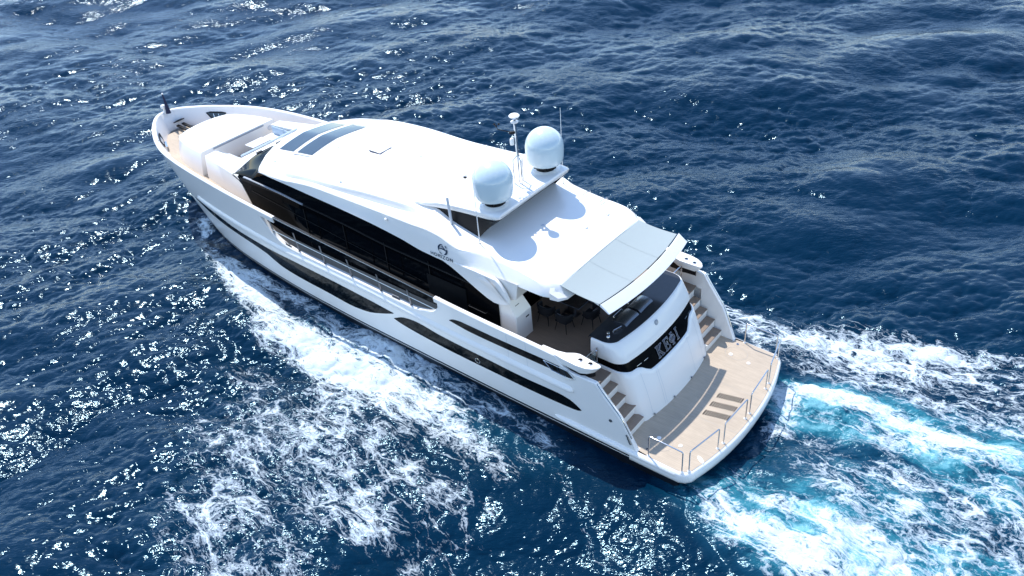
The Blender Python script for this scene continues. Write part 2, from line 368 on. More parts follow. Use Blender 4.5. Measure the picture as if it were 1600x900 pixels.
# side opening: rails, posts, cleats
for sg in (1, -1):
    rail = MB(); glassb = MB(); low = MB()
    Xs = np.linspace(10.95, 20.2, 24)
    def q(X, z, o): p = hp(X, z, o); return (p[0], sg*p[1], p[2])
    rail.grid([[q(X, zcap(X)-.035, -.02), q(X, zcap(X)-.01, -.03), q(X, zcap(X)-.01, -.14), q(X, zcap(X)-.035, -.15)] for X in Xs], cv=True)
    RA = rail.build('hand_rail', 'steel', YA)
    glassb.grid([[q(X, zcap(X)-.06, -.05), q(X, zcap(X)-.34, -.05), q(X, zcap(X)-.34, -.065), q(X, zcap(X)-.06, -.065)] for X in Xs], cv=True)
    glassb.build('wind_panel', 'glass', RA)
    low.tube([q(X, .5*(2.86+zcap(X)-.3), -.08) for X in np.linspace(11.1, 20.6, 24)], .014, 6); low.build('lower_rail', 'steel', RA)
    for X in (12.5, 14.13, 15.8, 17.4, 19.03, 20.6):
        mb = MB(); a, b = q(X, ztop(X)-.01, -.10), q(X+.05, zcap(X)-.05, -.09)
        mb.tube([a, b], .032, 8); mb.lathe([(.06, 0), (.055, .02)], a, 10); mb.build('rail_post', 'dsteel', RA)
    for X in (13.3, 19.75):
        mb = MB(); a = Vector(q(X, ztop(X)+.005, -.08))
        mb.box(a+Vector((0, 0, .008)), (.42, .07, .016), mi=0, bev=.006)
        for d in (-.09, .09): mb.tube([a+Vector((d, 0, 0)), a+Vector((d, 0, .09))], .02, 8)
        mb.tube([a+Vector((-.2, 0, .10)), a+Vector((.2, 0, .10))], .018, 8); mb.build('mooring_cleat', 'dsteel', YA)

# ------------------------------------------------------------------ decks
def deck(name, x0, x1, n, m, inset=.15, z=None):
    mb = MB(); P = []
    for X in np.linspace(x0, x1, n):
        zz = deckz(X) if z is None else z
        p = hp(X, zz, -inset); P.append([(p[0], p[1]*k, zz) for k in np.linspace(-1, 1, 9)])
    mb.grid(P); return mb.build(name, m, YA)
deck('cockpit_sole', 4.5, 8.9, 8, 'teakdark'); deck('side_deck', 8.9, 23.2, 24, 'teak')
deck('fore_deck', 23.2, 33.7, 30, 'teak')
# swim platform
SP = empty('swim_platform', parent=YA)
def plat_outline(n=21, inset=0.):
    o = []
    for y in np.linspace(-3.0, 3.0, n): o.append((.36+.52*(abs(y)/3.3)**2.2+inset, y))
    a = [(.86, 3.28), (1.0, 3.44), (1.2, 3.53), (2.0, 3.56), (3.0, 3.58)]
    a = [(x+inset*.7, y-inset) for x, y in a]
    return [(x, -y) for x, y in reversed(a)]+o+a
def platform():
    mb = MB(); rings = []
    for ins, z in ((.30, .18), (.12, .22), (.03, .30), (0, .42), (0, .60), (.02, .68), (.06, .72), (.11, .735)):
        o = plat_outline(inset=ins); rings.append([(x, y, z) for x, y in o])
    mb.grid(rings, lambda i, j: 1 if i < 2 else 0); mb.build('platform_shell', ['white', 'antifoul'], SP, smooth=50)
    mb = MB(); o = plat_outline(inset=.10)
    o = [(3.9, -3.3)]+o[1:-1]+[(3.9, 3.3)]
    n = len(o); mb.add([(x, y, .745) for x, y in o]+[(3.9, y, .745) for x, y in o], [(i, i+1, n+i+1, n+i) for i in range(n-1)])
    mb.build('platform_deck', 'teak', SP)
platform()
def seam(pts, z=.7495, w=.008, name='deck_seam'):
    mb = MB(); p = densify(pts, 16); d = np.gradient(p, axis=0); nn = np.stack([-d[:, 1], d[:, 0]], 1); nn /= np.linalg.norm(nn, axis=1)[:, None]
    mb.grid([[(a[0]+b[0]*w, a[1]+b[1]*w, z), (a[0]-b[0]*w, a[1]-b[1]*w, z)] for a, b in zip(p, nn)]); return mb.build(name, 'sand', SP)
seam([(3.05, 1.05), (2.0, .98), (1.0, .95), (.5, .9)]); seam([(3.05, -1.05), (2.0, -1.0), (1.0, -.97), (.5, -.92)])
for sg in (1, -1):
    seam([(2.35+.42*math.cos(a), sg*(2.7+.35*math.sin(a))) for a in np.linspace(0, 2*math.pi, 14)], name='hatch_seam')
    for (x, y, r) in ((2.5, 2.55, .075), (1.75, 2.45, .065)):
        mb = MB(); mb.lathe([(r, 0), (r, .014), (r*.8, .018)], (x, sg*y, .745), 18); mb.build('deck_fitting', 'white', SP)
    mb = MB(); mb.lathe([(.05, 0), (.05, .016), (.03, .017)], (2.55, sg*3.2, .745), 16); f = mb.build('flush_cleat', 'steel', SP)
    mb = MB(); mb.lathe([(.028, 0), (.028, .02)], (2.55, sg*3.2, .745), 12); mb.build('cleat_hole', 'matt', f)
mb = MB(); mb.lathe([(1, 0), (1, .012)], (0, 0, 0), 20)
mb.v = [(x*.15+y*.03+.93, y*.06-x*.09+2.62, z+.745) for x, y, z in mb.v]; mb.build('platform_light', 'white', SP)
# drain slots, three rows of eleven: a recessed dark tray under bars flush with the deck
for k, y0 in enumerate((-.50, .0, .50)):
    g = MB()
    for i in range(11):
        xx = 1.07+.078*i; g.box((xx, y0+.02*i-.06, .7515), (.040, .26, .006))
    g.build('drain_grate', 'matt', SP)
# platform guard rails
def guard(a, b, h=.9, name='guard_rail'):
    a, b = Vector(a), Vector(b); mb = MB(); d = (b-a).normalized(); r = .06; path = [a]
    for t in np.linspace(0, 1, 6):
        an = t*math.pi/2; path.append(a+Vector((0, 0, h-r))+Vector((0, 0, r*math.sin(an)))+d*(r-r*math.cos(an)))
    for t in np.linspace(1, 0, 6):
        an = t*math.pi/2; path.append(b+Vector((0, 0, h-r))+Vector((0, 0, r*math.sin(an)))-d*(r-r*math.cos(an)))
    path.append(b); mb.tube(path, .023, 10); o = mb.build(name, 'steel', SP, smooth=60)
    for p in (a, b):
        f = MB(); f.lathe([(.055, 0), (.055, .012), (.035, .03), (.03, .06)], p, 14); f.build('rail_foot', 'white', o)
z0 = .747
for sg in (1, -1):
    guard((2.38, sg*3.42, z0), (1.16, sg*3.42, z0)); guard((1.0, sg*3.26, z0), (.72, sg*1.88, z0)); guard((.68, sg*1.56, z0), (.60, sg*.15, z0))

# ------------------------------------------------------------------ stairs and transom block
for sg in (1, -1):
    ST = empty('boarding_stairs', parent=YA)
    mb = MB()
    steps = [(3.27, 1.06), (3.58, 1.42), (3.92, 1.77), (4.22, 2.13), (4.50, 2.49)]
    prof = [(3.30, .74)]
    for i, (x, z) in enumerate(steps):
        prof += [(x+.03, z-.04), (steps[i+1][0]+.03 if i < 4 else 5.1, z-.04)]
    prof += [(5.1, .5), (3.30, .5)]
    mb.prism([(x, sg*2.2, z) for x, z in prof], (0, sg*1.12, 0)); mb.build('stair_body', 'white', ST, smooth=20)
    for i, (x, z) in enumerate(steps):
        x1 = steps[i+1][0]+.04 if i < 4 else 5.0
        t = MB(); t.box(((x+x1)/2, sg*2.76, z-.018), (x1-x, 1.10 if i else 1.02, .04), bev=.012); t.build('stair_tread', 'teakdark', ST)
    # polished capping rail on the raked hull edge, with a hinge plate at its foot
    mb = MB(); mb.tube([(p[0], sg*p[1], p[2]) for p in (hp(X, ztop(X)+.03, -.06) for X in np.linspace(2.98, 4.2, 10))], .025, 8, flat=.8); mb.build('capping_rail', 'steel', ST)
    mb = MB(); a = hp(3.02, ztop(3.02)-.08, .02)
    for k in range(3): mb.box((3.0+.05*k, sg*(a[1]), a[2]-.12+.12*k), (.14, .05, .07), bev=.01, ry=R(-60))
    mb.build('boarding_bracket', 'dsteel', ST)

def tb_x(y, z):      # aft face of the transom block, raked and curved in plan
    k = float(pchip([.74, 1.5, 2.3, 2.95, 3.62], [3.03, 3.26, 3.56, 3.86, 4.20], z))
    return k+.24*(abs(y)/2.2)**2.2
TB = empty('transom_block', parent=YA)
def tb_ring(z, off=0, hw=2.36, rc=.45, xf=5.3):
    """plan outline, port front corner round the aft face to starboard"""
    hw_ = hw+off; P = [(xf, hw_), (xf-.3, hw_)]
    x0 = tb_x(hw-rc, z)-off
    xs = tb_x(hw, z)+rc*.85-off*.3
    P += [(x, hw_+.0) for x in np.linspace(xf-.35, xs, 4)[1:]]
    for a in np.linspace(0, 1, 8)[1:-1]:
        an = a*math.pi/2; P.append((x0+(xs-x0)*(1-math.sin(an)), hw_-(rc+off)*(1-math.cos(an))))
    P += [(tb_x(y, z)-off, y) for y in np.linspace(hw-rc, 0, 12)]
    full = P+[(x, -y) for x, y in reversed(P[:-1])]
    return [(x, y, z) for x, y in full]
def zlow(y):       # upper edge of the lower white panel: higher at the corners, scooped in the middle
    return 2.20+.34*float(sstep(1.15, 1.75, abs(y)))+.05*float(sstep(1.9, 2.4, abs(y)))
ref = tb_ring(1.0)
ny = len(ref)
def tb_pt(j, z, off=0): return tb_ring(z, off)[j]
cache = {}
def tbp(j, z, off):
    k = (round(z, 3), off)
    if k not in cache: cache[k] = tb_ring(z, off)
    return cache[k][j]
mb = MB(); rows = []
for t in np.linspace(0, 1, 9):
    rows.append([tbp(j, round(.74+(zlow(ref[j][1])-.74)*t, 3), 0.) for j in range(ny)])
rows.append([tbp(j, round(zlow(ref[j][1])+.03, 3), -.03) for j in range(ny)])
rows.append([tbp(j, round(zlow(ref[j][1])+.03, 3), -.08) for j in range(ny)])
mb.grid(rows); mb.build('garage_door', 'white', TB, smooth=40)
mb = MB(); mb.grid([tb_ring(z, -.05) for z in (2.0, 2.2, 2.4, 2.6, 2.8, 3.0)]); mb.build('name_band', 'black', TB)
mb = MB(); mb.grid([tb_ring(2.93, -.06), tb_ring(2.93, 0), tb_ring(2.97, .02), tb_ring(3.2, .02), tb_ring(3.4, .01), tb_ring(3.60, 0), tb_ring(3.63, -.03), tb_ring(3.63, -.10)]); mb.build('upper_coaming', 'white', TB, smooth=40)
mb = MB(); rr = tb_ring(3.635, -.05); rr2 = [(5.42, p[1], 3.635) for p in rr]; mb.grid([rr, rr2]); mb.grid([rr2, [(5.42, p[1], 3.58) for p in rr2]]); mb.build('counter_top', 'counter', TB)
mb = MB(); mb.box((5.32, 0, 3.03), (.06, 4.7, 1.06)); mb.build('counter_front', 'matt', TB)
for y0 in (.80, -.10):
    mb = MB(); P = []
    for t in np.linspace(0, 1, 9):
        x = 4.62+.56*t; z = 3.65+.09*math.sin(math.pi*min(1, t*1.02))**.6+.0
        P.append([(x, y0-.36+0*x, 3.64)]+[(x, y, z+.02*math.sin(math.pi*(y-y0+.37)/.74)) for y in np.linspace(y0-.36, y0+.44, 7)]+[(x, y0+.44, 3.64)])
    mb.grid(P); o = mb.build('grill_lid', 'grill', TB, smooth=60)
    h = MB(); h.tube([(5.2, y0-.2, 3.70), (5.24, y0-.2, 3.73), (5.24, y0+.3, 3.73), (5.2, y0+.3, 3.70)], .012, 6); h.build('lid_handle', 'steel', o)
mb = MB(); mb.lathe([(.07, 0), (.06, .03), (.03, .05), (.03, .14), (.06, .16), (.05, .2)], (4.85, 2.0, 3.64), 14); mb.build('capstan', 'steel', TB)
mb = MB(); mb.tube([(4.85, 1.72, 3.64), (4.83, 1.70, 3.72), (4.72, 1.40, 3.74), (4.70, 1.38, 3.64)], .018, 6); mb.box((4.8, 1.56, 3.65), (.09, .34, .02), rz=R(-15)); mb.build('faucet', 'steel', TB)
mb = MB(); cx = tb_x(.22, 3.42)-.02; mb.lathe([(.10, 0), (.10, .014), (.08, .02)], (cx, .22, 3.40), 24, axis=(-.94, 0, .33)); E_ = mb.build('round_emblem', 'grey', TB)
mb = MB(); mb.tube([(cx-.028, .22+.05*math.cos(a), 3.405+.05*math.sin(a)) for a in np.linspace(.4, 5.6, 12)], .008, 5); mb.build('emblem_mark', 'steel', E_)
for y0 in (1.62, 1.28, -1.45, -1.75):
    mb = MB(); mb.grid([[(tb_x(y, 2.62+dz)-.0+.035, y, 2.62+dz) for dz in (0, .02)] for y in np.linspace(y0-.11, y0+.11, 5)]); mb.build('band_vent', 'steel', TB)
for yy in (.98, 1.08, 1.75, -.98, -1.75):
    mb = MB(); mb.grid([[(tb_x(yy+d, z)-.004, yy+d, z) for d in (-.005, .005)] for z in np.linspace(.8, 2.15 if abs(yy) < 1.2 else 2.4, 14)]); mb.build('panel_seam', 'lgrey', TB)
for yy in (1.72, .6, -.6, -1.8):
    mb = MB(); mb.box((tb_x(yy, .8)-.03, yy, .81), (.05, .05, .07), bev=.01); mb.build('door_stop', 'dsteel', TB)

# name on the transom: serif capitals built from strokes on the band
def band_pt(u, v, off=.0):   # u: metres to starboard of the word's centre, v: height up the face
    z = 2.36+v*.93; y = -u+.02; return (tb_x(y, z)+.05-.022-off, y, z)
def stroke_poly(poly, name='letter'):
    mb = MB(); n = len(poly)
    dd = []
    for i in range(n):
        a, b = poly[i], poly[(i+1) % n]
        dd.append(a)
    F = [band_pt(*p) for p in dd]; B = [band_pt(p[0], p[1], -.02) for p in dd]
    return F, B
LET = {
 'K': [[(0, 0), (.15, 0), (.15, .035), (.105, .035), (.105, .2), (.24, .03), (.20, .03), (.20, 0), (.37, 0), (.37, .035), (.33, .035), (.17, .24), (.31, .4), (.35, .4), (.35, .435), (.2, .435), (.2, .4), (.24, .4), (.105, .245), (.105, .4), (.15, .4), (.15, .435), (0, .435), (0, .4), (.04, .4), (.04, .035), (0, .035)]],
 'E': [[(0, 0), (.32, 0), (.32, .12), (.29, .12), (.26, .04), (.105, .04), (.105, .2), (.19, .2), (.2, .15), (.23, .15), (.23, .30), (.2, .30), (.19, .24), (.105, .24), (.105, .395), (.25, .395), (.28, .32), (.31, .32), (.31, .435), (0, .435), (0, .4), (.04, .4), (.04, .035), (0, .035)]],
 'I': [[(0, 0), (.15, 0), (.15, .035), (.108, .035), (.108, .4), (.15, .4), (.15, .435), (0, .435), (0, .4), (.042, .4), (.042, .035), (0, .035)]],
}
def letter(ch, u0):
    """outlined letter: bright rim tube round a dark fill, following the curved band"""
    if ch == 'F':
        body = MB()
        loops = [LET['I'][0], None]
        o = [(.17+.17*math.cos(a), .218+.13*math.sin(a)) for a in np.linspace(0, 2*math.pi, 25)[:-1]]
        i = [(.17+.10*math.cos(a), .218+.085*math.sin(a)) for a in np.linspace(0, 2*math.pi, 25)[:-1]]
        outl = [[(x+.095, y) for x, y in LET['I'][0]], o, i]
        body.grid([[band_pt(u0+a[0]-.02, a[1], .004) for a in o], [band_pt(u0+a[0]-.02, a[1], .004) for a in i]], cv=True)
        outl = [[(x-.02, y) for x, y in L_] for L_ in outl]
        I = [(x+.075, y) for x, y in LET['I'][0]]
    else:
        body = MB(); outl = LET[ch]; I = LET[ch][0]
    body.add([band_pt(u0+x, y, .005) for x, y in I], [tuple(range(len(I)))])
    lo = body.build('name_letter', 'dletter', TB, smooth=0)
    rim = MB()
    for L_ in outl: rim.tube([band_pt(u0+x, y, .012) for x, y in L_], .0085, 5, closed=True)
    rim.build('letter_rim', 'frame', lo)
M['dletter'] = mat('letter_face', (.05, .055, .075), .3, metal=.4)
letter('K', -.72); letter('E', -.27); letter('F', .10); letter('I', .50)

# gates at the head of the stairs
for sg in (1, -1):
    mb = MB(); x = 5.02
    mb.tube([(x, sg*2.42, 2.5), (x, sg*2.42, 3.38), (x, sg*2.48, 3.42), (x, sg*3.12, 3.42), (x, sg*3.16, 3.38), (x, sg*3.16, 2.5)], .022, 8); g = mb.build('boarding_gate', 'steel', YA)
    mb = MB(); mb.box((x, sg*2.8, 2.98), (.012, .6, .62)); mb.build('gate_pane', 'clear', g)
    for z in (2.75, 3.25):
        mb = MB(); mb.lathe([(.04, 0), (.04, .06)], (x-.03, sg*2.42, z), 10, axis=(1, 0, 0)); mb.build('gate_hinge', 'steel', g)

# ------------------------------------------------------------------ superstructure
SS = empty('deckhouse', parent=YA)
RX = [6.45, 6.75, 7.2, 8.2, 9.5, 10.3, 11.2, 12, 13, 15, 17.6, 20.2, 21.6, 22.4, 22.7]
RT = dict(A=[5.48, 5.54, 5.62, 5.78, 5.90, 6.0, 6.3, 6.66, 6.68, 6.60, 6.44, 6.22, 6.06, 5.95, 5.86],
 B=[5.46, 5.52, 5.60, 5.75, 5.88, 5.98, 6.24, 6.58, 6.61, 6.52, 6.37, 6.13, 5.95, 5.84, 5.76],
 SY=[2.35, 2.44, 2.45, 2.45, 2.5, 2.4, 2.36, 2.38, 2.5, 2.62, 2.82, 2.86, 2.83, 2.72, 2.6],
 SZ=[5.36, 5.44, 5.53, 5.67, 5.78, 5.93, 6.12, 6.34, 6.36, 6.31, 6.18, 5.97, 5.78, 5.68, 5.60],
 CY=[2.5, 2.72, 2.75, 2.70, 2.78, 3.0, 3.04, 3.06, 3.0, 2.95, 2.98, 3.03, 2.98, 2.92, 2.85],
 CZ=[5.15, 5.30, 5.46, 5.58, 5.68, 5.74, 6.06, 6.17, 6.16, 6.10, 6.08, 5.86, 5.72, 5.63, 5.56],
 LY=[2.6, 2.87, 2.95, 2.98, 3.08, 3.15, 3.17, 3.17, 3.17, 3.17, 3.16, 3.13, 3.08, 3.0, 2.95],
 LZ=[4.98, 5.04, 5.10, 5.13, 5.10, 5.08, 5.10, 5.14, 5.3, 5.48, 5.58, 5.62, 5.60, 5.55, 5.50])
def rt(k, X): return float(pchip(RX, RT[k], X))
def warp(X, y): return X-1.0*(min(abs(y), 3)/2.9)**2.5*float(sstep(17.5, 22.7, X))
def roof_sec(X):
    A, B, SY, SZ, CY, CZ, LY, LZ = [rt(k, X) for k in ('A', 'B', 'SY', 'SZ', 'CY', 'CZ', 'LY', 'LZ')]
    ys = [0, .7, 1.4, .5*(1.4+SY), SY]; zs = pchip([0, 1.4, SY], [A, B, SZ], ys)
    sec = list(zip(ys, zs))
    k = float(sstep(10.8, 13.5, X))*.06
    kk = k/.06*float(1-sstep(19.5, 21.5, X)); k *= float(1-.5*sstep(19.5, 21.5, X)); CZk = CZ-k*1.3
    m1 = ((SY+(CY-SY)*.3)*(1-kk)+(SY+.025)*kk, (SZ+(CZ-SZ)*.25)*(1-kk)+(SZ-.05)*kk); m2 = ((SY+(CY-SY)*.65)*(1-kk)+(SY+.05)*kk, (SZ+(CZ-SZ)*.6)*(1-kk)+(min(CZk+.03, SZ-.08))*kk)
    sec += [m1, m2, (CY+k, CZ-k*1.3), (CY+.03+k, CZ-.05-k*1.3), ((CY+LY)/2+.03, (CZ+LZ)/2), (LY, LZ), (LY-.03, LZ-.03), (LY-.22, LZ-.02), (2.0 if X > 7 else 1.8, LZ+.05), (0, LZ+.1)]
    return sec
def roof_z(x, y):
    y = abs(y); X = x
    for _ in range(6): X = x+(X-warp(X, y))
    s = roof_sec(X); s = s[:7]
    return float(pchip([p[0] for p in s], [p[1] for p in s], min(y, s[-1][0])))
Xs = np.unique(np.round(np.concatenate([np.linspace(6.45, 13.2, 40), np.linspace(13.2, 20, 24), np.linspace(20, 22.7, 16)]), 3))
rf = MB()
for sg in (1, -1):
    rf.grid([[(warp(X, y), sg*y, z) for y, z in roof_sec(X)] for X in Xs])
    e = roof_sec(22.7); rf.grid([[(warp(22.7, y), sg*y, z) for y, z in e[:8]], [(warp(22.7, y)+.03, sg*y, z-.05) for y, z in e[:8]], [(warp(22.7, y)-.02, sg*y, 5.47) for y, z in e[:8]]])
    e = roof_sec(6.45); P0 = [(6.45, sg*y, z) for y, z in e[:11]]
    P1 = [(6.45-.06, sg*y, z-.04) for y, z in e[:11]]; P2 = [(6.42-.14*float(sstep(1.2, 2.2, y)), sg*y*.99, 5.22-.14*float(sstep(1.0, 2.3, y))) for y, z in e[:11]]
    P3 = [(6.44-.26*float(sstep(1.2, 2.2, y)), sg*y*.97, 5.0) for y, z in e[:11]]
    rf.grid([P0, P1, P2, P3])
ROOF = rf.build('roof', 'white', SS, smooth=38)
# arrowhead corner lobes of the hardtop beside the awning
for sg in (1, -1):
    mb = MB(); top = [(6.75, 2.40, 5.43), (6.6, 2.78, 5.2), (6.3, 2.72, 5.06), (6.12, 2.45, 5.02), (6.08, 2.0, 5.02), (6.2, 1.7, 5.1), (6.5, 2.2, 5.38)]
    mb.add([(x, sg*y, z) for x, y, z in top]+[(x, sg*y, 4.94) for x, y, z in top], [tuple(range(7)), tuple(range(13, 6, -1))]+[(i, (i+1) % 7, (i+1) % 7+7, i+7) for i in range(7)])
    mb.build('hardtop_lobe', 'white', ROOF, smooth=40)
# crease highlight moulding
for sg in (1, -1):
    mb = MB(); P = []
    for X in np.linspace(9.9, 20.2, 50):
        k = min(1, (X-9.9)/.8, (20.2-X)/1.5)+.02; cy, cz = rt('CY', X), rt('CZ', X)
        q2 = float(sstep(10.8, 13.5, X))*.06; cy += q2; cz -= q2*1.3; P.append([(warp(X, 3), sg*(cy+a*k), cz+b*k-.02) for a, b in ((-.10, .055), (.0, .045), (.055, .015), (.06, -.03), (.02, -.07))])
    mb.grid(P); mb.build('roof_moulding', 'white', ROOF, smooth=60)
# skylights
for (xa, xb) in ((21.90, 20.92), (20.66, 19.66)):
    mb = MB(); P = []
    for y in np.linspace(-1.5, 1.5, 15):
        c = (1-(y/1.5)**2)*.14; P.append([(x+c, y, roof_z(x+c, y)+.014) for x in np.linspace(xa, xb, 5)])
    mb.grid(P); o = mb.build('skylight', 'skyl', ROOF)
for sg in (1, -1):
    mb = MB(); P = [[(x, sg*y, roof_z(x, y)+.03) for y in (1.56, 1.66)] for x in np.linspace(20.6, 19.7, 6)]; mb.grid(P); mb.box((20.66, sg*1.62, roof_z(20.66, 1.62)+.02), (.16, .14, .03), bev=.01); mb.build('skylight_track', 'lgrey', ROOF)
# roof hatch slightly raised
mb = MB(); hx, hy0 = 17.05, .05; zz = roof_z(hx, hy0)
mb.box((hx, hy0, zz+.035), (.62, .62, .05), bev=.02); hh = mb.build('roof_hatch', 'white', ROOF)
mb = MB(); mb.box((hx-.02, hy0, zz+.012), (.66, .66, .03)); mb.build('hatch_gasket', 'navy', hh)
# seam lines of the sunroof frame
def roof_line(pts, w=.012, name='roof_seam', m='lgrey', dz=.006):
    mb = MB(); p = densify(pts, 24); d = np.gradient(p, axis=0); nn = np.stack([-d[:, 1], d[:, 0]], 1); nn /= np.linalg.norm(nn, axis=1)[:, None]+1e-9
    mb.grid([[(a[0]+b[0]*w, a[1]+b[1]*w, roof_z(a[0]+b[0]*w, a[1]+b[1]*w)+dz), (a[0]-b[0]*w, a[1]-b[1]*w, roof_z(a[0]-b[0]*w, a[1]-b[1]*w)+dz)] for a, b in zip(p, nn)]); mb.build(name, m, ROOF)
roof_line([(13.1, 1.0), (13.05, .3), (13.02, -.6), (13.0, -1.6)]); roof_line([(12.8, -1.62), (14, -1.66), (15.5, -1.7)])
for (x, y) in ((19.0, .6), (15.0, -.2), (16.7, 2.55), (21.2, 2.3), (13.6, -2.5)):
    mb = MB(); mb.lathe([(.05, -.02), (.05, .03), (.03, .05)], (x, y, roof_z(x, y)+.005), 12); mb.build('deck_light', 'cush', ROOF)
mb = MB(); z = roof_z(12.28, .26); mb.lathe([(.10, 0), (.10, .05), (.07, .12), (.02, .15)], (12.28, .26, z), 14); mb.box((12.2, .33, z+.04), (.12, .08, .09), bev=.02, mi=1); mb.build('searchlight', ['white', 'matt'], ROOF)
for sg in (1, -1):
    mb = MB(); mb.lathe([(.05, 0), (.06, .06), (.03, .1)], (13.7, sg*3.1, 5.86), 12, axis=(0, sg, .4)); mb.build('side_light', 'white', ROOF)
for (x, y) in ((8.63, .35), (7.45, -.55), (7.35, -1.75)):
    mb = MB(); z = roof_z(x, y); mb.box((x, y, z+.01), (.14, .12, .025), bev=.01); mb.build('speaker_vent', 'lgrey', ROOF)
for xh in (8.66, 7.92):
    mb = MB(); z = roof_z(xh, 2.4)+.0
    mb.tube([(xh, -2.12, roof_z(xh, 2.12)-.01), (xh, -2.14, roof_z(xh, 2.12)+.10), (xh, -2.58, roof_z(xh, 2.55)+.12), (xh, -2.62, roof_z(xh, 2.6)-.01)], .014, 6); mb.build('grab_hoop', 'steel', ROOF)

# radar arch: slab above the roof, black fin recess beneath it on each side
AX = [9.18, 9.4, 9.8, 10.3, 11, 11.8, 12.6, 13.3]
AZ = [6.90, 6.91, 6.90, 6.87, 6.81, 6.73, 6.60, 6.42]
AY = [2.0, 2.06, 2.10, 2.12, 2.14, 2.2, 2.3, 2.3]
AB = [6.74, 6.68, 6.64, 6.62, 6.57, 6.49, 6.41, 6.1]
AR = empty('radar_arch', parent=YA)
mb = MB()
for sg in (1, -1):
    P = []
    for X in np.linspace(9.18, 13.3, 24):
        z, y, b = [float(pchip(AX, t, X)) for t in (AZ, AY, AB)]
        P.append([(X, 0, z+.02), (X, sg*1.0, z+.01), (X, sg*(y-.25), z), (X, sg*(y-.08), z-.01), (X, sg*y, z-.05), (X, sg*(y+.03), (z+b)/2-.02), (X, sg*y, b), (X, sg*(y-.12), b-.02), (X, 0, b+.0)])
    mb.grid(P); mb.grid([P[0], [(9.18-.03, p[1]*.98, p[2]*.5+3.41) for p in P[0]]])
    mb.add(P[0], [tuple(range(9))])
mb.build('arch_wing', 'white', AR, smooth=45)
for sg in (1, -1):
    mb = MB(); P = []
    for X in np.linspace(9.35, 12.75, 20):
        b = float(pchip(AX, AB, X)); lo = float(np.interp(X, [9.35, 10.15, 10.6, 12.75], [6.6, 5.7, 5.7, 6.2])); y = 2.16 if X < 12 else 2.16+.12*(X-12)
        P.append([(X, sg*(y-.02), b-.005), (X, sg*(y+.03), (b+lo)/2), (X, sg*(y+.06), lo)])
    mb.grid(P); mb.grid([[(p[0][0], 0 if k else p[0][1], p[0][2]) for k in (0, 1)] for p in P[:1]]+[[(P[5][2][0], P[5][2][1], 5.7), (P[5][2][0], 0, 5.7)]])
    mb.build('arch_fin', 'matt', AR)
# satellite domes
for sg in (1, -1):
    D = empty('satellite_dome', parent=AR)
    z = 7.17
    prof = [(.40, 0), (.52, .015), (.62, .06), (.665, .14), (.685, .3), (.695, .48), (.70, .66)]+[(.70*math.cos(a), .66+.70*math.sin(a)) for a in np.linspace(0, math.pi/2, 14)[1:]]
    prof[-1] = (.004, 1.36)
    mb = MB(); mb.lathe(prof, (9.82, sg*1.45, z), 48); mb.build('dome_shell', 'radome', D, smooth=60)
    mb = MB(); mb.lathe([(.56, 0), (.52, .03), (.38, .06), (.34, .09)], (9.82, sg*1.45, 6.88), 32); mb.build('dome_plinth', 'white', D, smooth=50)
    mb = MB(); mb.lathe([(.36, 0), (.36, .22)], (9.82, sg*1.45, 6.95), 32)
    for a in range(0, 360, 60): mb.box((9.82+.40*math.cos(R(a)), sg*1.45+.40*math.sin(R(a)), 7.10), (.1, .1, .12), rz=R(a))
    mb.build('dome_foot', 'matt', D)
# mast
MA = empty('signal_mast', parent=AR); mx, my = 9.98, -.13
mb = MB(); mb.tube([(mx, my, 7.95), (mx+.04, my-.02, 9.35)], .05, 10)
mb.tube([(mx, my, 6.95), (mx, my, 8.0)], .03, 8)
for dx, dy in ((.12, .13), (-.02, -.20), (-.16, .05)):
    mb.tube([(mx+dx, my+dy, 6.9), (mx+dx, my+dy, 7.82), (mx, my, 8.02)], .026, 8)
mb.build('mast_pole', 'steel', MA)
mb = MB(); mb.lathe([(.02, 0), (.17, .015), (.19, .05), (.15, .09), (.02, .11)], (mx+.04, my-.02, 9.42), 24); mb.build('antenna_disc', 'white', MA, smooth=60)
mb = MB(); mb.lathe([(.02, 0), (.13, .01), (.14, .04), (.02, .06)], (mx+.04, my-.02, 9.22), 24); mb.build('antenna_disc', 'white', MA, smooth=60)
mb = MB(); mb.lathe([(.07, 0), (.075, .05), (.075, .2), (.05, .24)], (mx+.12, my+.10, 8.42), 16); mb.build('horn', 'white', MA, smooth=60)
mb = MB(); mb.tube([(mx+.05, my+.03, 8.85), (mx+.45, my+.42, 9.05), (mx+.47, my+.44, 9.18)], .016, 6); mb.box((mx+.1, my+.08, 8.87), (.2, .1, .09), rz=R(45), bev=.02)
for a in (0, 120, 240): mb.lathe([(.03, 0), (.045, .03), (.02, .06)], (mx+.47+.09*math.cos(R(a)), my+.44+.09*math.sin(R(a)), 9.2), 8)
mb.build('wind_vane', 'matt', MA)
for sg, zt_ in ((1, 8.75), (-1, 8.9)):
    mb = MB(); mb.tube([(9.79, sg*2.44, 5.75), (9.79, sg*2.44, 7.0), (9.79, sg*2.44, zt_)], [.022, .016, .008], 6); o = mb.build('whip_antenna', 'white', YA)
    mb = MB(); mb.lathe([(.06, 0), (.05, .03), (.03, .12)], (9.79, sg*2.44, 5.72), 10); mb.box((9.79, sg*2.40, 5.80), (.07, .16, .04)); mb.build('antenna_mount', 'dsteel', o)
    mb = MB(); mb.tube([(11.16, sg*2.32, 6.12), (11.22, sg*2.32, 7.15)], [.05, .05], 10); o = mb.build('stub_antenna', 'lgrey', YA)
    mb = MB(); mb.lathe([(.05, 0), (.04, .08)], (11.16, sg*2.32, 6.05), 10); mb.build('antenna_mount', 'dsteel', o)

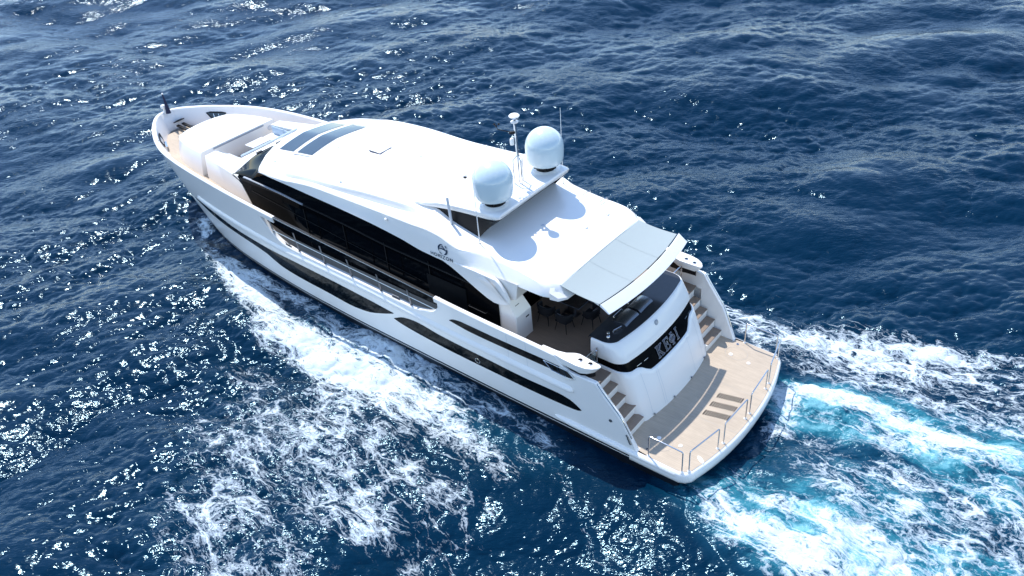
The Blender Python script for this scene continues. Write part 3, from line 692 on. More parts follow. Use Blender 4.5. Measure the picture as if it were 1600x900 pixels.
# side walls and glazing
def ledge(x): return float(pchip([8.6, 11, 13.9, 16.35, 18.8, 20.5, 22.6, 23.4], [4.45, 4.50, 4.56, 4.74, 4.86, 4.97, 5.02, 4.86], x))
for sg in (1, -1):
    mb = MB(); P = []
    for X in np.linspace(8.7, 22.75, 40):
        l = ledge(X); zd = deckz(X)+.0
        xo = .0 if X < 21.5 else (X-21.5)/1.25
        P.append([(X+k*0-(1-k)*.0+xo*(.62*(k)-.20), sg*((3.04 if X < 20 else 3.04-.0*X)-.04*k), zd+(l-zd)*k) for k in np.linspace(0, 1, 7)])
    mb.grid(P); mb.build('side_glazing', 'glass', SS)
    mb = MB(); P = []
    for X in np.linspace(8.7, 22.2, 40):
        l = ledge(X); xr = warp(X, 3) if X < 22.6 else X
        P.append([(X, sg*3.02, l), (X, sg*3.02, l+.05), (xr, sg*2.93, rt('LZ', min(X, 22.7))-.01)])
    mb.grid(P); mb.build('upper_glazing', 'glass', SS)
    # ledge strips: pale forward, dark aft
    for (a, b, m, t) in ((18.85, 22.75, 'grey', .07), (8.9, 18.8, 'louvre', .05)):
        mb = MB(); mb.grid([[(X, sg*3.0, ledge(X)+.02), (X, sg*(3.04+t*.5), ledge(X)+.01), (X, sg*(3.04+t*.5), ledge(X)-.03), (X, sg*3.0, ledge(X)-.05)] for X in np.linspace(a, b, 30)]); mb.build('window_ledge', m, SS)
    mb = MB(); mb.grid([[(X, sg*3.045, float(np.interp(X, [9, 11.2, 16.7, 22.5], [3.45, 3.5, 3.93, 4.45]))+d) for d in (.012, -.012)] for X in np.linspace(9, 22.4, 30)]); mb.build('glazing_joint', 'louvre', SS)
    for xx in (11.9, 14.2, 16.5, 18.9):
        mb = MB(); mb.box((xx, sg*3.045, 3.7), (.03, .02, 1.9)); mb.build('mullion', 'matt', SS)
    # louvred engine-room intake aft
    mb = MB()
    for k in range(26): mb.box((11.1, sg*3.06, 2.95+.045*k), (1.9, .03, .016))
    mb.build('air_intake', 'louvre', SS)
    mb = MB(); mb.tube([(9.2, sg*3.08, 3.5), (9.2, sg*3.16, 3.5), (10.0, sg*3.16, 3.52), (10.0, sg*3.08, 3.52)], .014, 6); mb.build('wall_handrail', 'dsteel', SS)
    # white forward wall panel between the trunk and the glazing
    mb = MB(); P = []
    for t in np.linspace(0, 1, 8):
        xb = 22.45+(27.08-22.45)*t; yb = np.interp(xb, [22.4, 24.5, 27.1], [3.02, 2.78, 2.42]); xt = 23.42+(27.08-23.42)*t; yt = np.interp(xt, [23.4, 24.1, 27.1], [2.93, 2.76, 2.20]); ztp = np.interp(xt, [23.4, 24.2, 27.1], [4.84, 4.67, 4.50])
        P.append([(xb, sg*yb, 3.0), (xb+(xt-xb)*.5, sg*(yb+yt)/2, (3.0+ztp)/2), (xt, sg*yt, ztp-.04), (xt, sg*(yt-.03), ztp), (min(xt, 27.05), sg*1.62, ztp+.03 if xt < 25 else ztp+.015)])
    mb.grid(P)
    e = P[-1]; mb.add(e+[(27.08, sg*1.62, 3.4), (27.08, sg*2.42, 3.4)], [(0, 1, 2, 3, 4, 5, 6)][:1])
    # inner wall of the lounge well
    mb.grid([[(24.85, sg*1.62, 4.72), (24.85, sg*1.62, 3.5)], [(27.05, sg*1.62, 4.53), (27.05, sg*1.62, 3.5)]])
    mb.build('trunk_side', 'white', SS, smooth=30)
    # windscreen side quarter
# cowl in front of the windscreen
cowl = MB(); P = []
def wbase(y):  # foot of the windscreen in plan and height
    k = float(sstep(1.5, 2.76, abs(y))); return (23.62+.48*k-.0*y, 5.24-.58*k)
for y in np.linspace(-2.76, 2.76, 25):
    bx, bz = wbase(y); a = abs(y)
    ax = 24.86 if a < 1.62 else 24.86
    P.append([(ax-max(a-1.6, 0)*.55, y, min(4.76, bz-.005)), ((ax-max(a-1.6, 0)*.55)*.45+bx*.55, y, 4.76+(bz-4.76)*.62 if bz > 4.76 else bz), (bx+.02, y, bz), (bx-.5, y, bz-.03)])
cowl.grid(P); cowl.build('windscreen_cowl', 'white', SS, smooth=50)
ws = MB(); P = []
for y in np.linspace(-2.76, 2.76, 41):
    bx, bz = wbase(y); a = abs(y)
    tx = warp(22.7, y)-.05; tz = 5.50; ty = y*1.03
    P.append([(bx+(tx-bx)*t, y+(ty-y)*t, bz+.004+(tz-bz)*t+.05*math.sin(math.pi*t)) for t in np.linspace(0, 1, 9)])
ws.grid(P)
for sg in (1, -1):   # quarter pane closing the corner down to the ledge
    e = P[-1] if sg > 0 else P[0]
    low = [(e[0][0]+(22.2-e[0][0])*t, sg*(2.78+.22*t), 4.66+(ledge(22.3)-4.66)*t) for t in np.linspace(0, 1, 9)]
    up = [((a[0]), a[1], a[2]) for a in e]
    ws.grid([low, up])
    ws.add([up[-1], (21.6, sg*2.94, 5.56), (22.2, sg*3.0, ledge(22.3))], [(0, 1, 2)])
    ws.add([(23.42, sg*2.93, 4.6), (24.1, sg*2.79, 4.62), (22.2, sg*3.0, ledge(22.2)), (22.7, sg*3.02, 4.2)], [(0, 1, 2), (0, 2, 3)])
ws.build('windscreen', 'wscreen', SS, smooth=60)
for yw in (-.9, .35, 1.45):
    mb = MB(); bx, bz = wbase(yw); mb.tube([(bx-.05, yw, bz+.05), (bx-.25, yw+.1, bz+.14), (bx-.32, yw-.35, bz+.18)], .016, 6); mb.tube([(bx-.30, yw-.55, bz+.17), (bx-.34, yw+.3, bz+.19)], .013, 5); mb.box((bx, yw, bz+.03), (.14, .3, .05), bev=.015); mb.build('windscreen_wiper', 'matt', SS)

# leg panel, pillar, and pedestal at the aft end of the deckhouse
for sg in (1, -1):
    out = [(11.3, 5.16), (10.6, 4.93), (10.0, 4.66), (9.5, 4.42), (9.08, 4.24), (8.75, 4.15), (8.45, 4.17), (8.22, 4.24), (8.05, 4.36), (8.2, 4.7), (8.42, 5.02), (8.6, 5.16), (9.5, 5.2), (10.5, 5.2)]
    mb = MB(); mb.prism([(x, sg*3.155, z) for x, z in out], (0, -sg*.14, 0)); o = mb.build('deckhouse_leg', 'white', SS, smooth=40, bevel=.02)
    mb = MB()  # raised facet running down the leg
    mb.add([(x, sg*y, z) for x, y, z in ((9.1, 3.16, 5.14), (8.72, 3.22, 5.0), (8.10, 3.18, 4.38), (8.5, 3.16, 4.5), (9.5, 3.16, 4.95))], [(0, 1, 4), (1, 3, 4), (1, 2, 3)]); mb.build('leg_facet', 'white', o, smooth=0)
    mb = MB()
    A0 = [(8.72, 3.02, 5.2), (7.75, 3.0, 5.2), (7.75, 2.35, 5.2), (8.72, 2.35, 5.2)]
    A1 = [(8.72, 2.98, 4.25), (7.95, 2.88, 4.45), (7.95, 2.3, 4.45), (8.72, 2.3, 4.3)]
    A2 = [(8.74, 2.95, 3.75), (8.03, 2.9, 3.60), (8.03, 2.06, 3.60), (8.74, 2.06, 3.75)]
    A15 = [(8.73, 2.97, 4.15), (8.35, 2.9, 4.25), (8.35, 2.2, 4.25), (8.73, 2.2, 4.3)]
    A3 = [(8.76, 2.95, 2.5), (8.02, 2.92, 2.5), (8.02, 2.04, 2.5), (8.76, 2.04, 2.5)]
    mb.grid([[(x, sg*y, z) for x, y, z in A] for A in (A0, A1, A15, A2, A3)], cv=True); o = mb.build('pedestal', 'white', SS, smooth=20, bevel=.02)
    mb = MB(); mb.box((8.015, sg*2.3, 3.35), (.02, .16, .04)); mb.box((8.2, sg*2.6, 3.94), (.02, .2, .02), ry=R(55)); mb.lathe([(.03, 0), (.03, .03)], (7.83, sg*2.5, 4.85), 10, axis=(-1, 0, 0)); mb.build('cabinet_latch', 'matt', o)
# saloon doors and bulkhead facing the cockpit
mb = MB(); mb.box((8.85, 0, 3.8), (.08, 6.0, 2.6)); mb.build('saloon_doors', 'glass', SS)
mb = MB()
for y in (-1.8, -.6, .6, 1.8): mb.box((8.79, y, 3.75), (.04, .05, 2.4))
mb.build('door_frame', 'dsteel', SS)

# awning
AW = empty('aft_awning', parent=YA); mb = MB(); P = []
for y in np.linspace(-2.38, 2.38, 21):
    a = abs(y)/2.4; xo = 4.66+.24*a**2; xi = 6.50+.08*a**2.5; r = []
    zi = 5.44-.08*a**3
    for t in np.linspace(0, 1, 9): r.append((xi+(xo-xi)*t, y*(1+.02*t), zi+(5.24-zi)*t-.05*math.sin(math.pi*t)))
    P.append(r)
mb.grid(P); mb.grid([[(p[0], p[1], p[2]-.012) for p in q_] for q_ in P]); mb.build('awning_fabric', 'awn', AW, smooth=60)
mb = MB(); P = []
for y in np.linspace(-2.46, 2.46, 25):
    a = abs(y)/2.4; xo = 4.66+.24*a**2
    xo -= .07; P.append([(xo+.01, y, 5.25), (xo-.02, y, 5.275), (xo-.29, y, 5.08), (xo-.35, y, 5.03), (xo-.33, y, 5.00), (xo+.01, y, 5.19)])
mb.grid(P, cv=True); mb.add(P[0], [tuple(range(6))]); mb.add(P[-1], [tuple(range(6))]); mb.build('front_bar', 'awnw', AW, smooth=40)
for sg in (1, -1):
    mb = MB(); mb.tube([(6.5, sg*2.30, 5.28), (5.6, sg*2.15, 5.10), (4.95, sg*2.38, 5.15)], .02, 6); mb.build('folding_arm', 'white', AW)
for ys in (-.8, .8):
    mb = MB(); mb.grid([[(6.5+.01+(4.66+.24*(ys/2.4)**2-6.51)*t, ys*(1+.02*t)+d, 5.44+(5.24-5.44)*t-.05*math.sin(math.pi*t)+.005) for d in (-.01, .01)] for t in np.linspace(.01, .99, 12)]); mb.build('awning_seam', 'awn', AW)
# table and chairs in the cockpit
def dining_table():
    t = tag(empty('dining_table', (7.45, -.05, 2.5)), 'dark rectangular dining table under the hardtop of the cockpit', 'table')
    mb = MB(); mb.box((0, 0, .745), (1.25, 1.9, .05), bev=.02); mb.build('table_top', 'table', t)
    mb = MB(); mb.box((0, 0, .715), (1.28, 1.93, .012)); mb.build('table_edge', 'frame', t)
    for y in (-.5, .5):
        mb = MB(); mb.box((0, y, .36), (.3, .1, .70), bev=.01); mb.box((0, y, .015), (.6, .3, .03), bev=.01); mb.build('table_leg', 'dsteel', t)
dining_table()
def chair():
    t = empty('dining_chair', (0, 0, 0))
    mb = MB(); mb.box((0, 0, .43), (.5, .5, .09), bev=.04); mb.build('seat', 'dfab', t)
    mb = MB(); P = []
    for a in np.linspace(-115, 115, 17):
        r = .30; top = .80-.12*abs(a/115)**2; c, s_ = -math.cos(R(a)), math.sin(R(a))
        P.append([(c*(r-.03)*.95, s_*(r-.02), .40), (c*(r+.02), s_*(r+.02), .55), (c*(r+.05), s_*(r+.04), top), (c*(r), s_*(r), top+.01), (c*(r-.04), s_*(r-.03), .5)])
    mb.grid(P, cv=True); mb.add(P[0], [tuple(range(5))]); mb.add(P[-1], [tuple(range(5))]); mb.build('backrest', 'dfab', t, smooth=50)
    mb = MB(); mb.box((-.19, 0, .62), (.09, .42, .2), bev=.04); mb.build('back_cushion', 'grey', t)
    for sx in (-1, 1):
        for sy in (-1, 1):
            mb = MB(); mb.tube([(sx*.18, sy*.18, .42), (sx*.25, sy*.25, 0)], [.018, .011], 7); mb.build('leg', 'matt', t)
    return t
proto = chair()
spots = [(7.15, 1.32, -90, 'dark cockpit chair by the table side nearest the port bulwark, second from the saloon doors'),
         (6.52, .58, 0, 'dark cockpit chair at the aft table end, the one nearer the port stairs'),
         (7.95, 1.30, -90, 'dark cockpit chair beside the table, nearest the white corner pedestal'),
         (6.52, -.42, 0, 'dark cockpit chair at the aft table end, on the starboard half under the awning')]
for i, (x, y, a, lab) in enumerate(spots):
    if i == 0: o = proto
    else:
        o = proto.copy(); C.objects.link(o)
        for ch in proto.children:
            c = ch.copy(); C.objects.link(c); c.parent = o
    o.location = (x, y, 2.5); o.rotation_euler = (0, 0, R(a)); tag(o, lab, 'chair', 'chairs round the cockpit table')

# ------------------------------------------------------------------ foredeck
FD = empty('bow_lounge', parent=YA)
mb = MB(); rings = []
def blk(z, g):
    o = [(27.48, 2.38), (28.5, 2.28), (29.4, 2.12), (30.1, 1.94), (30.55, 1.66), (30.78, 1.15), (30.86, .5)]
    o = [(x-(g*.35 if x > 29 else g*.1 if x > 27.6 else 0), y-g) for x, y in o]
    o = o+[(x, -y) for x, y in reversed(o)]; return [(x, y, z-(.045*(x-27.5) if z > 4 else 0)) for x, y in o]
mb.grid([blk(3.4, 0), blk(3.9, .09), blk(4.38, .20), blk(4.5, .25), blk(4.535, .32)], cv=True)
b0 = blk(4.535, .32); n = len(b0); mb.add(b0, [tuple(range(n))]); mb.build('sun_pad', 'white', FD, smooth=35)
for sg in (1, -1):
    mb = MB(); mb.lathe([(.13, 0), (.13, .012), (.11, .016)], (27.47, sg*1.80, 4.18), 24, axis=(-1, 0, 0)); mb.build('round_speaker', 'lgrey', FD)
mb = MB(); mb.box((27.462, 0, 4.44), (.02, 2.95, .07)); mb.build('grey_strip', 'grey', FD)  # narrow grey strip across the pad's aft face
mb = MB(); mb.box((25.95, 0, 3.52), (3.0, 3.3, .06)); mb.build('lounge_sole', 'teak', FD)
for sg in (1, -1):
    mb = MB(); mb.box((25.95, sg*1.30, 3.80), (2.2, .62, .5), bev=.04); mb.box((25.95, sg*1.28, 4.08), (2.15, .56, .11), bev=.04); mb.build('lounge_seat', 'cush', FD)
    for k in (0, 1):
        mb = MB(); mb.box((26.4-.98*k, sg*1.57, 4.34), (.94, .12, .42), bev=.04); mb.build('seat_back', 'fabric', FD)
mb = MB(); mb.box((25.1, 0, 3.80), (.5, 2.0, .5), bev=.04); mb.box((25.1, 0, 4.08), (.48, 2.0, .11), bev=.04); mb.build('lounge_seat', 'cush', FD)
mb = MB(); mb.tube([(24.93, -1.62, 4.80), (24.93, 1.62, 4.80)], .05, 8); mb.build('seat_rail', 'fabric', FD)
mb = MB(); mb.box((26.55, -.35, 4.22), (.66, 1.0, .035), bev=.012); o = mb.build('lounge_table', 'cush', FD)
mb = MB(); mb.tube([(26.55, -.35, 3.55), (26.55, -.35, 4.2)], .05, 10); mb.build('table_pedestal', 'dsteel', o)
for (x, y) in ((28.6, 1.2), (28.4, -1.5), (29.4, .1)):
    mb = MB(); z = 4.535-.045*(x-27.5); mb.box((x, y, z+.008), (.16, .05, .02), bev=.008, rz=.4); mb.build('pad_eye', 'lgrey', FD)
mb = MB(); z = 4.54; 
# windlass platform in the bow: two black rollers and chain covers
mb = MB()
for y in (-.16, .16): mb.box((32.75, y-.22, 3.62), (1.15, .15, .10), bev=.02, rz=R(-2))
mb.box((33.42, -.28, 3.80), (.46, .46, .05), bev=.015, ry=R(25)); mb.build('anchor_roller', 'matt', FD)
mb = MB(); mb.box((33.43, -.28, 3.835), (.28, .28, .03), ry=R(25)); mb.build('roller_plate', 'skyl', FD)
for y in (.72, -.85):
    mb = MB(); mb.lathe([(.11, 0), (.1, .05), (.05, .09), (.05, .2), (.1, .24), (.08, .3)], (31.8, y, 3.42), 16); mb.lathe([(.07, 0), (.07, .12)], (31.8, y, 3.5), 12, axis=(0, 1, 0)); mb.build('anchor_windlass', 'steel', FD)
# fairlead openings inside the bow bulwark
for sg in (1, -1):
    for X in (32.2, ):
        mb = MB(); a = [hp(X+dx, 3.86+dz, -.185) for dx, dz in ((-.5, .16), (-.3, .18), (.3, .18), (.5, .16), (.3, -.18), (-.35, -.18))]
        mb.tube([(p[0], sg*p[1], p[2]) for p in a], .035, 6, closed=True); o = mb.build('bow_fairlead', 'matt', FD)
        mb = MB(); mb.add([(p[0], sg*(p[1]-.0), p[2]) for p in a], [tuple(range(6))]); mb.build('fairlead_opening', 'skyl', o)
        mb = MB()
        for dx in (-.12, .15):
            p, q_ = hp(X+dx, 3.97, -.2), hp(X+dx, 3.72, -.2); mb.tube([(p[0], sg*p[1], p[2]), (q_[0], sg*q_[1], q_[2])], .03, 6)
        p = hp(X, 3.62, -.26); mb.box((p[0], sg*p[1], p[2]), (.7, .09, .05), rz=sg*R(-25)); mb.build('bow_chock', 'steel', FD)
# cap rail inlay near the bow
for sg in (1, -1):
    for a, b in ((28.9, 30.9), (31.1, 32.9)):
        mb = MB(); mb.tube([(p[0], sg*p[1], p[2]) for p in (hp(X, zcap(X)+.0, -.215) for X in np.linspace(a, b, 10))], .022, 6); mb.build('bow_handrail', 'cush', FD)
mb = MB(); mb.lathe([(.09, 0), (.08, .06), (.05, .1), (.05, .2), (.13, .24), (.15, .32), (.1, .4), (.02, .42)], (34.0, .02, 4.27), 20); mb.build('bow_light', 'white', FD, smooth=50)
mb = MB(); mb.tube([(33.72, -.02, 4.25), (33.75, -.05, 4.45), (33.76, -.05, 4.9), (33.78, -.05, 5.3)], [.13, .11, .06, .03], 10); o = mb.build('jack_staff', 'navy', FD, smooth=60)
mb = MB(); mb.lathe([(.04, 0), (.05, .04), (.01, .07)], (33.78, -.05, 5.29), 10); mb.build('staff_light', 'white', o)

# builder's emblem and name on the deckhouse side, port
def on_side(u, v, sg=1, off=.012):   # u aft, v up, on the roof side face
    x = 10.95-u; z = 5.30+v; CY, CZ, LY, LZ = [rt(k, x) for k in ('CY', 'CZ', 'LY', 'LZ')]
    t = np.clip((CZ-z)/max(CZ-LZ, .1), 0, 1.0); y = CY+.03+(LY-CY-.03)*t+.03*math.sin(math.pi*t)
    return (x, sg*(y+off), z)
for sg in (1, -1):
    EM = empty('builder_emblem', parent=SS)
    mb = MB(); c, r = (.02*sg+.0, .26), .19
    def arc(a0, a1, wd, rr=r, n=14):
        a = np.linspace(R(a0), R(a1), n); return [[on_side(sg*(c[0]+(rr+d)*math.cos(t)), c[1]+(rr+d)*math.sin(t), sg) for d in (wd*math.sin(math.pi*(i+.6)/(n+.2)), -wd*math.sin(math.pi*(i+.6)/(n+.2)))] for i, t in enumerate(a)]
    mb.grid(arc(95, 215, .032)); mb.grid(arc(215, 262, .02)); mb.grid(arc(-75, 20, .036)); mb.grid(arc(25, 62, .022))
    def bar(pts, wd): 
        p = densify(pts, 10); return [[on_side(sg*(c[0]+a[0]), c[1]+a[1]+d, sg) for d in (wd*math.sin(math.pi*(i+.8)/10.6), -wd*math.sin(math.pi*(i+.8)/10.6))] for i, a in enumerate(p)]
    mb.grid(bar([(-.18, .0), (-.02, .03), (.12, -.0), (.2, -.06)], .026)); mb.grid(bar([(-.06, .19), (.03, .09), (.12, .0)], .022)); mb.grid(bar([(-.1, .08), (-.02, .1), (.06, .08)], .014))
    mb.build('emblem_ring', 'logo', EM, smooth=0)
    SEG = {'H': [[(0, 0), (0, 1)], [(.7, 0), (.7, 1)], [(0, .5), (.7, .5)]], 'O': [[(.38+.42*math.cos(t), .5+.5*math.sin(t)) for t in np.linspace(0, 2*math.pi, 15)]],
           'R': [[(0, 0), (0, 1)], [(0, 1), (.5, 1), (.68, .86), (.68, .66), (.5, .5), (0, .5)], [(.38, .5), (.72, 0)]], 'I': [[(0, 0), (0, 1)]],
           'Z': [[(0, 1), (.72, 1), (0, 0), (.74, 0)]], 'N': [[(0, 0), (0, 1), (.72, 0), (.72, 1)]]}
    u = -.56; adv = {'H': .98, 'O': 1.06, 'R': .95, 'I': .32, 'Z': .98, 'N': .9}; hgt = .125
    for ch in 'HORIZON':
        mb = MB()
        for seg in SEG[ch]:
            k = u if sg > 0 else -u
            for p0, p1 in zip(seg[:-1], seg[1:]):
                d = Vector((p1[0]-p0[0], p1[1]-p0[1])); L0 = d.length or 1; nn = Vector((-d.y, d.x))/L0*.085; e = d/L0*.04
                q4 = [(p0[0]-e.x+nn.x, p0[1]-e.y+nn.y), (p1[0]+e.x+nn.x, p1[1]+e.y+nn.y), (p1[0]+e.x-nn.x, p1[1]+e.y-nn.y), (p0[0]-e.x-nn.x, p0[1]-e.y-nn.y)]
                mb.add([on_side(sg*0+ (u+a*hgt*1.15) if sg > 0 else -(u+a*hgt*1.15), -.11+b*hgt, sg, .012) for a, b in q4], [(0, 1, 2, 3)])
        mb.build('logo_letter', 'logo', EM, smooth=0); u += adv[ch]*hgt*1.35
#OCEAN
# ------------------------------------------------------------------ the sea
def wave_tile(N, L, lmin, lmax, wdir, spread, seed, slope):
    """periodic random sea: height and horizontal choppy displacement, scaled to a given rms slope"""
    g = np.random.default_rng(seed); k1 = np.fft.fftfreq(N, L/N)*2*np.pi; kx, ky = np.meshgrid(k1, k1, indexing='ij'); k = np.hypot(kx, ky)+1e-9
    th = np.arctan2(ky, kx)-wdir
    S = np.where((k > 2*np.pi/lmax) & (k < 2*np.pi/lmin), k**-3.7, 0)*(np.cos(th)**2)**spread*(np.cos(th) > -.2)+0
    A = np.sqrt(S)*(g.normal(size=(N, N))+1j*g.normal(size=(N, N)))
    f = lambda a: np.real(np.fft.ifft2(a)); h = f(A); sx, sy = f(1j*kx*A), f(1j*ky*A); s = slope/np.sqrt((sx**2+sy**2).mean())
    return h*s, f(-1j*kx/k*A)*s, f(-1j*ky/k*A)*s, N, L
def sample(T, x, y, rot=0.):
    h, dx, dy, N, L = T; c, s = math.cos(rot), math.sin(rot); u = (c*x+s*y)/L*N; v = (-s*x+c*y)/L*N
    i = np.floor(u).astype(int); j = np.floor(v).astype(int); fu = u-i; fv = v-j; i %= N; j %= N; i2 = (i+1) % N; j2 = (j+1) % N
    o = [a[i, j]*(1-fu)*(1-fv)+a[i2, j]*fu*(1-fv)+a[i, j2]*(1-fu)*fv+a[i2, j2]*fu*fv for a in (h, dx, dy)]
    return o[0], c*o[1]-s*o[2], s*o[1]+c*o[2]
def seg_blob(x, y, pts, widths, amps, soft=1.0):
    """strength along a polyline that fades with distance from it (all in metres)"""
    out = np.zeros_like(x)
    for i in range(len(pts)-1):
        (ax, ay), (bx, by) = pts[i], pts[i+1]; dx, dy = bx-ax, by-ay; t = np.clip(((x-ax)*dx+(y-ay)*dy)/(dx*dx+dy*dy), 0, 1)
        d = np.hypot(x-ax-t*dx, y-ay-t*dy); wd = widths[i]+(widths[i+1]-widths[i])*t; a = amps[i]+(amps[i+1]-amps[i])*t
        out = np.maximum(out, a*np.clip(1-(d/wd)**2, 0, 1)**soft)
    return out
SWELL = R(-44)
TA = wave_tile(512, 131., 3, 26, SWELL, 1.1, 3, .135)
TB_ = wave_tile(1024, 41., .3, 3.6, SWELL-.3-.1, .7, 8, .165)
TC = wave_tile(512, 17., .2, 1.6, SWELL+.5+.1, .6, 21, .19)
TN = wave_tile(512, 23., .6, 9, 0, 0, 33, 1.0)      # isotropic field used for patchiness
TN[0][:] /= TN[0].std()
def sea_sheet():
    cx, cy = -7.0, 20.0
    r = [0, 2, 4, 6, 8]; d = .06
    while r[-1] < 170: r.append(r[-1]+max(.055, .055*(r[-1]/26)**1.35))
    while r[-1] < 9000: r.append(r[-1]*1.12)
    r = np.array(r)
    a = np.concatenate([np.arange(-96, -1, .078), np.arange(0, 264, 6.)]); a = R(1)*a
    Rr, Aa = np.meshgrid(r, a, indexing='ij'); x = cx+Rr*np.cos(Aa); y = cy+Rr*np.sin(Aa)
    h1, x1, y1 = sample(TA, x, y); h2, x2, y2 = sample(TB_, x, y, .3); h3, x3, y3 = sample(TC, x, y, -.5)
    h4, x4, y4 = sample(TA, x*.37+40, y*.37, .9)
    fade = 1/(1+(Rr/110)**3); fade3 = 1/(1+(Rr/80)**4)
    patch = sample(TN, x*.35, y*.35, .4)[0]; calm = np.clip(1+.28*patch, .45, 1.6)
    # density of foam, aeration and churn, laid out in metres round the hull
    foam = np.zeros_like(x); aer = np.zeros_like(x)
    def F(p, w_, a_, s_=1.): np.maximum(foam, seg_blob(x, y, p, w_, a_, s_), out=foam)
    def G(p, w_, a_, s_=1.): np.maximum(aer, seg_blob(x, y, p, w_, a_, s_), out=aer)
    F0 = F
    for sg in (1, -1):
        F = F0 if sg > 0 else (lambda p, w_, a_, s_=1.: F0(p, w_, [q_*.38 for q_ in a_], s_))
        band = [(29.7, 1.9), (27.2, 3.2), (24.6, 3.9), (21.6, 4.7), (19.1, 5.3), (16.9, 5.3), (14.5, 5.3), (12.4, 5.3), (10.0, 5.6), (8.2, 6.0), (6.5, 6.0)]
        F([(p, sg*q_) for p, q_ in band], [.55, .7, .9, 1.2, 1.5, 1.6, 1.7, 1.7, 1.9, 1.8, .9], [.75, .8, .82, .92, .95, .92, .88, .88, .86, .78, .6], .8)
        F([(26, sg*3.3), (22.3, sg*3.7), (17.2, sg*4.0), (12, sg*4.0), (7.5, sg*4.1), (4, sg*4.0)], [.5, .8, 1.2, 1.3, 1.1, .9], [.7, .76, .78, .74, .62, .5])
        F([(18.5, sg*8), (14, sg*9.5), (10.5, sg*10.0), (6.5, sg*9.0), (3, sg*8.6)], [1.6, 3.2, 3.6, 3.0, 1.6], [.36, .50, .52, .50, .32])
        F([(16, sg*11), (12.8, sg*13), (7, sg*14)], [2, 3.2, 3.5], [.34, .46, .40])
        F([(14.5, sg*7.3), (9, sg*8.0), (6, sg*7.6)], [1.6, 2.0, 1.7], [.5, .62, .52])
        F([(6.6, sg*5.2), (5.2, sg*4.9), (4.5, sg*5.2), (3.6, sg*5.7), (2.7, sg*6.3), (1.7, sg*6.8), (.9, sg*7.1), (-2, sg*8.2)], [.5, .28, .3, .32, .4, .5, .7, 1.2], [.6, .55, .7, .62, .7, .6, .5, .4])
        G([(19, sg*4.4), (12, sg*4.4), (6, sg*4.6)], [1.6, 1.8, 1.2], [.35, .42, .2])
    F = F0
    F([(2, 4.5), (1, 5.6), (-1, 6.4), (-6, 8)], [1.0, 1.6, 2.0, 2.5], [.38, .45, .42, .4])
    # starboard quarter, lace reaching out astern
    F([(8, -5.4), (5.5, -6.4), (3.4, -6.3), (1.6, -6.0), (-.4, -6.5), (-3.2, -6.6), (-6.5, -7.2), (-14, -9)], [.8, 1.0, 1.4, 2.0, 2.3, 2.6, 2.8, 4], [.3, .46, .52, .56, .6, .62, .62, .6])
    F([(-1.6, -7.2), (-2.6, -7.6), (-4.1, -8.0), (-6.0, -8.5), (-9, -9.4)], [.4, .7, .8, .8, 1], [.6, .85, .82, .75, .7])
    F([(2, -5), (-1, -4.9), (-4, -5.0), (-8, -5.2)], [1.1, 1.5, 1.7, 2.2], [.38, .52, .56, .58])
    # propeller wash
    F([(.9, 3.3), (-.2, 3.5), (-1.2, 3.6), (-2.4, 3.6), (-3.8, 3.3), (-6, 3.2)], [.5, .9, 1.1, 1.2, 1.4, 1.6], [.8, 1.1, 1.15, 1.1, .95, .8], .7)
    F([(.2, 3.1), (-.4, 1.6), (-.5, 0), (-.3, -1.5), (.3, -2.9)], [.8, 1.0, .9, 1.0, .8], [.95, .74, .5, .76, .92])
    F([(-.2, 2.2), (-2.0, 2.3), (-3.2, 2.4), (-4.6, 2.0), (-7, 1.8)], [.7, 1.1, 1.3, 1.4, 1.5], [.75, .9, .95, .9, .75])
    F([(.2, .6), (-1.9, .8), (-3.3, .6), (-4.8, .7), (-7, .8)], [.4, .5, .7, .8, 1.0], [.4, .66, .7, .72, .6])
    F([(.7, -2.6), (-.9, -3.2), (-2.9, -3.2), (-4.6, -2.9), (-7, -3.2), (-12, -4)], [.6, .8, 1.0, 1.1, 1.4, 2], [.85, .92, .88, .8, .7, .6])
    F([(.2, -1.6), (-2.2, -2.1), (-4.5, -1.9), (-7, -2.6)], [.7, 1.0, 1.1, 1.3], [.5, .56, .58, .52])
    F([(-4.3, -.5), (-6.0, -.9), (-7.7, -1.0), (-12, -1)], [.5, .6, .8, 1.5], [.5, .66, .66, .5])
    F([(-5, 2), (-8, 2), (-14, 1.5)], [2, 2.4, 3.5], [.5, .62, .55])
    F([(-.2, 1.2), (-3, .8), (-8, .2), (-16, 0)], [1.8, 3.8, 4.8, 6], [.46, .60, .64, .6])
    G([(1.0, 2.6), (-1.5, 2.8), (-4, 2.4), (-8, 2), (-16, 1.5)], [1.6, 2.4, 2.8, 3.2, 5], [.8, 1.0, 1.0, .9, .6])
    G([(.9, -2.2), (-1.5, -2.7), (-4, -2.8), (-8, -3), (-16, -3.5)], [1.6, 2.2, 2.5, 3.0, 5], [1.05, 1.15, 1.05, .95, .6])
    G([(.4, 0), (-2.5, .2), (-5, .4)], [1.2, 1.6, 2.2], [.3, .45, .6])
    inside = (np.abs(y) < 3.3) & (x > 1) & (x < 28)
    foam = np.where(inside & (x > 2.0), foam*.4, foam)
    foam += .10*np.clip(foam*3, 0, 1)*patch
    churn = np.clip(foam*1.1+aer*.5, 0, 1.1)
    n1 = sample(TN, x*1.9, y*1.9, .9)[0]; n2 = sample(TN, x*5.1, y*5.1, 1.7)[0]
    near = np.exp(-(np.hypot(np.maximum(np.abs(y)-3.4, 0), np.maximum(0, np.maximum(.5-x, x-29)))/2.2)**2)
    wav = 1-.72*near
    z = (h1*.95*wav+h4*.8*wav*fade)+h2*fade*calm*(1-.4*near)+h3*fade3*calm*.9
    z += churn*fade3*(.055*n1+.018*n2)
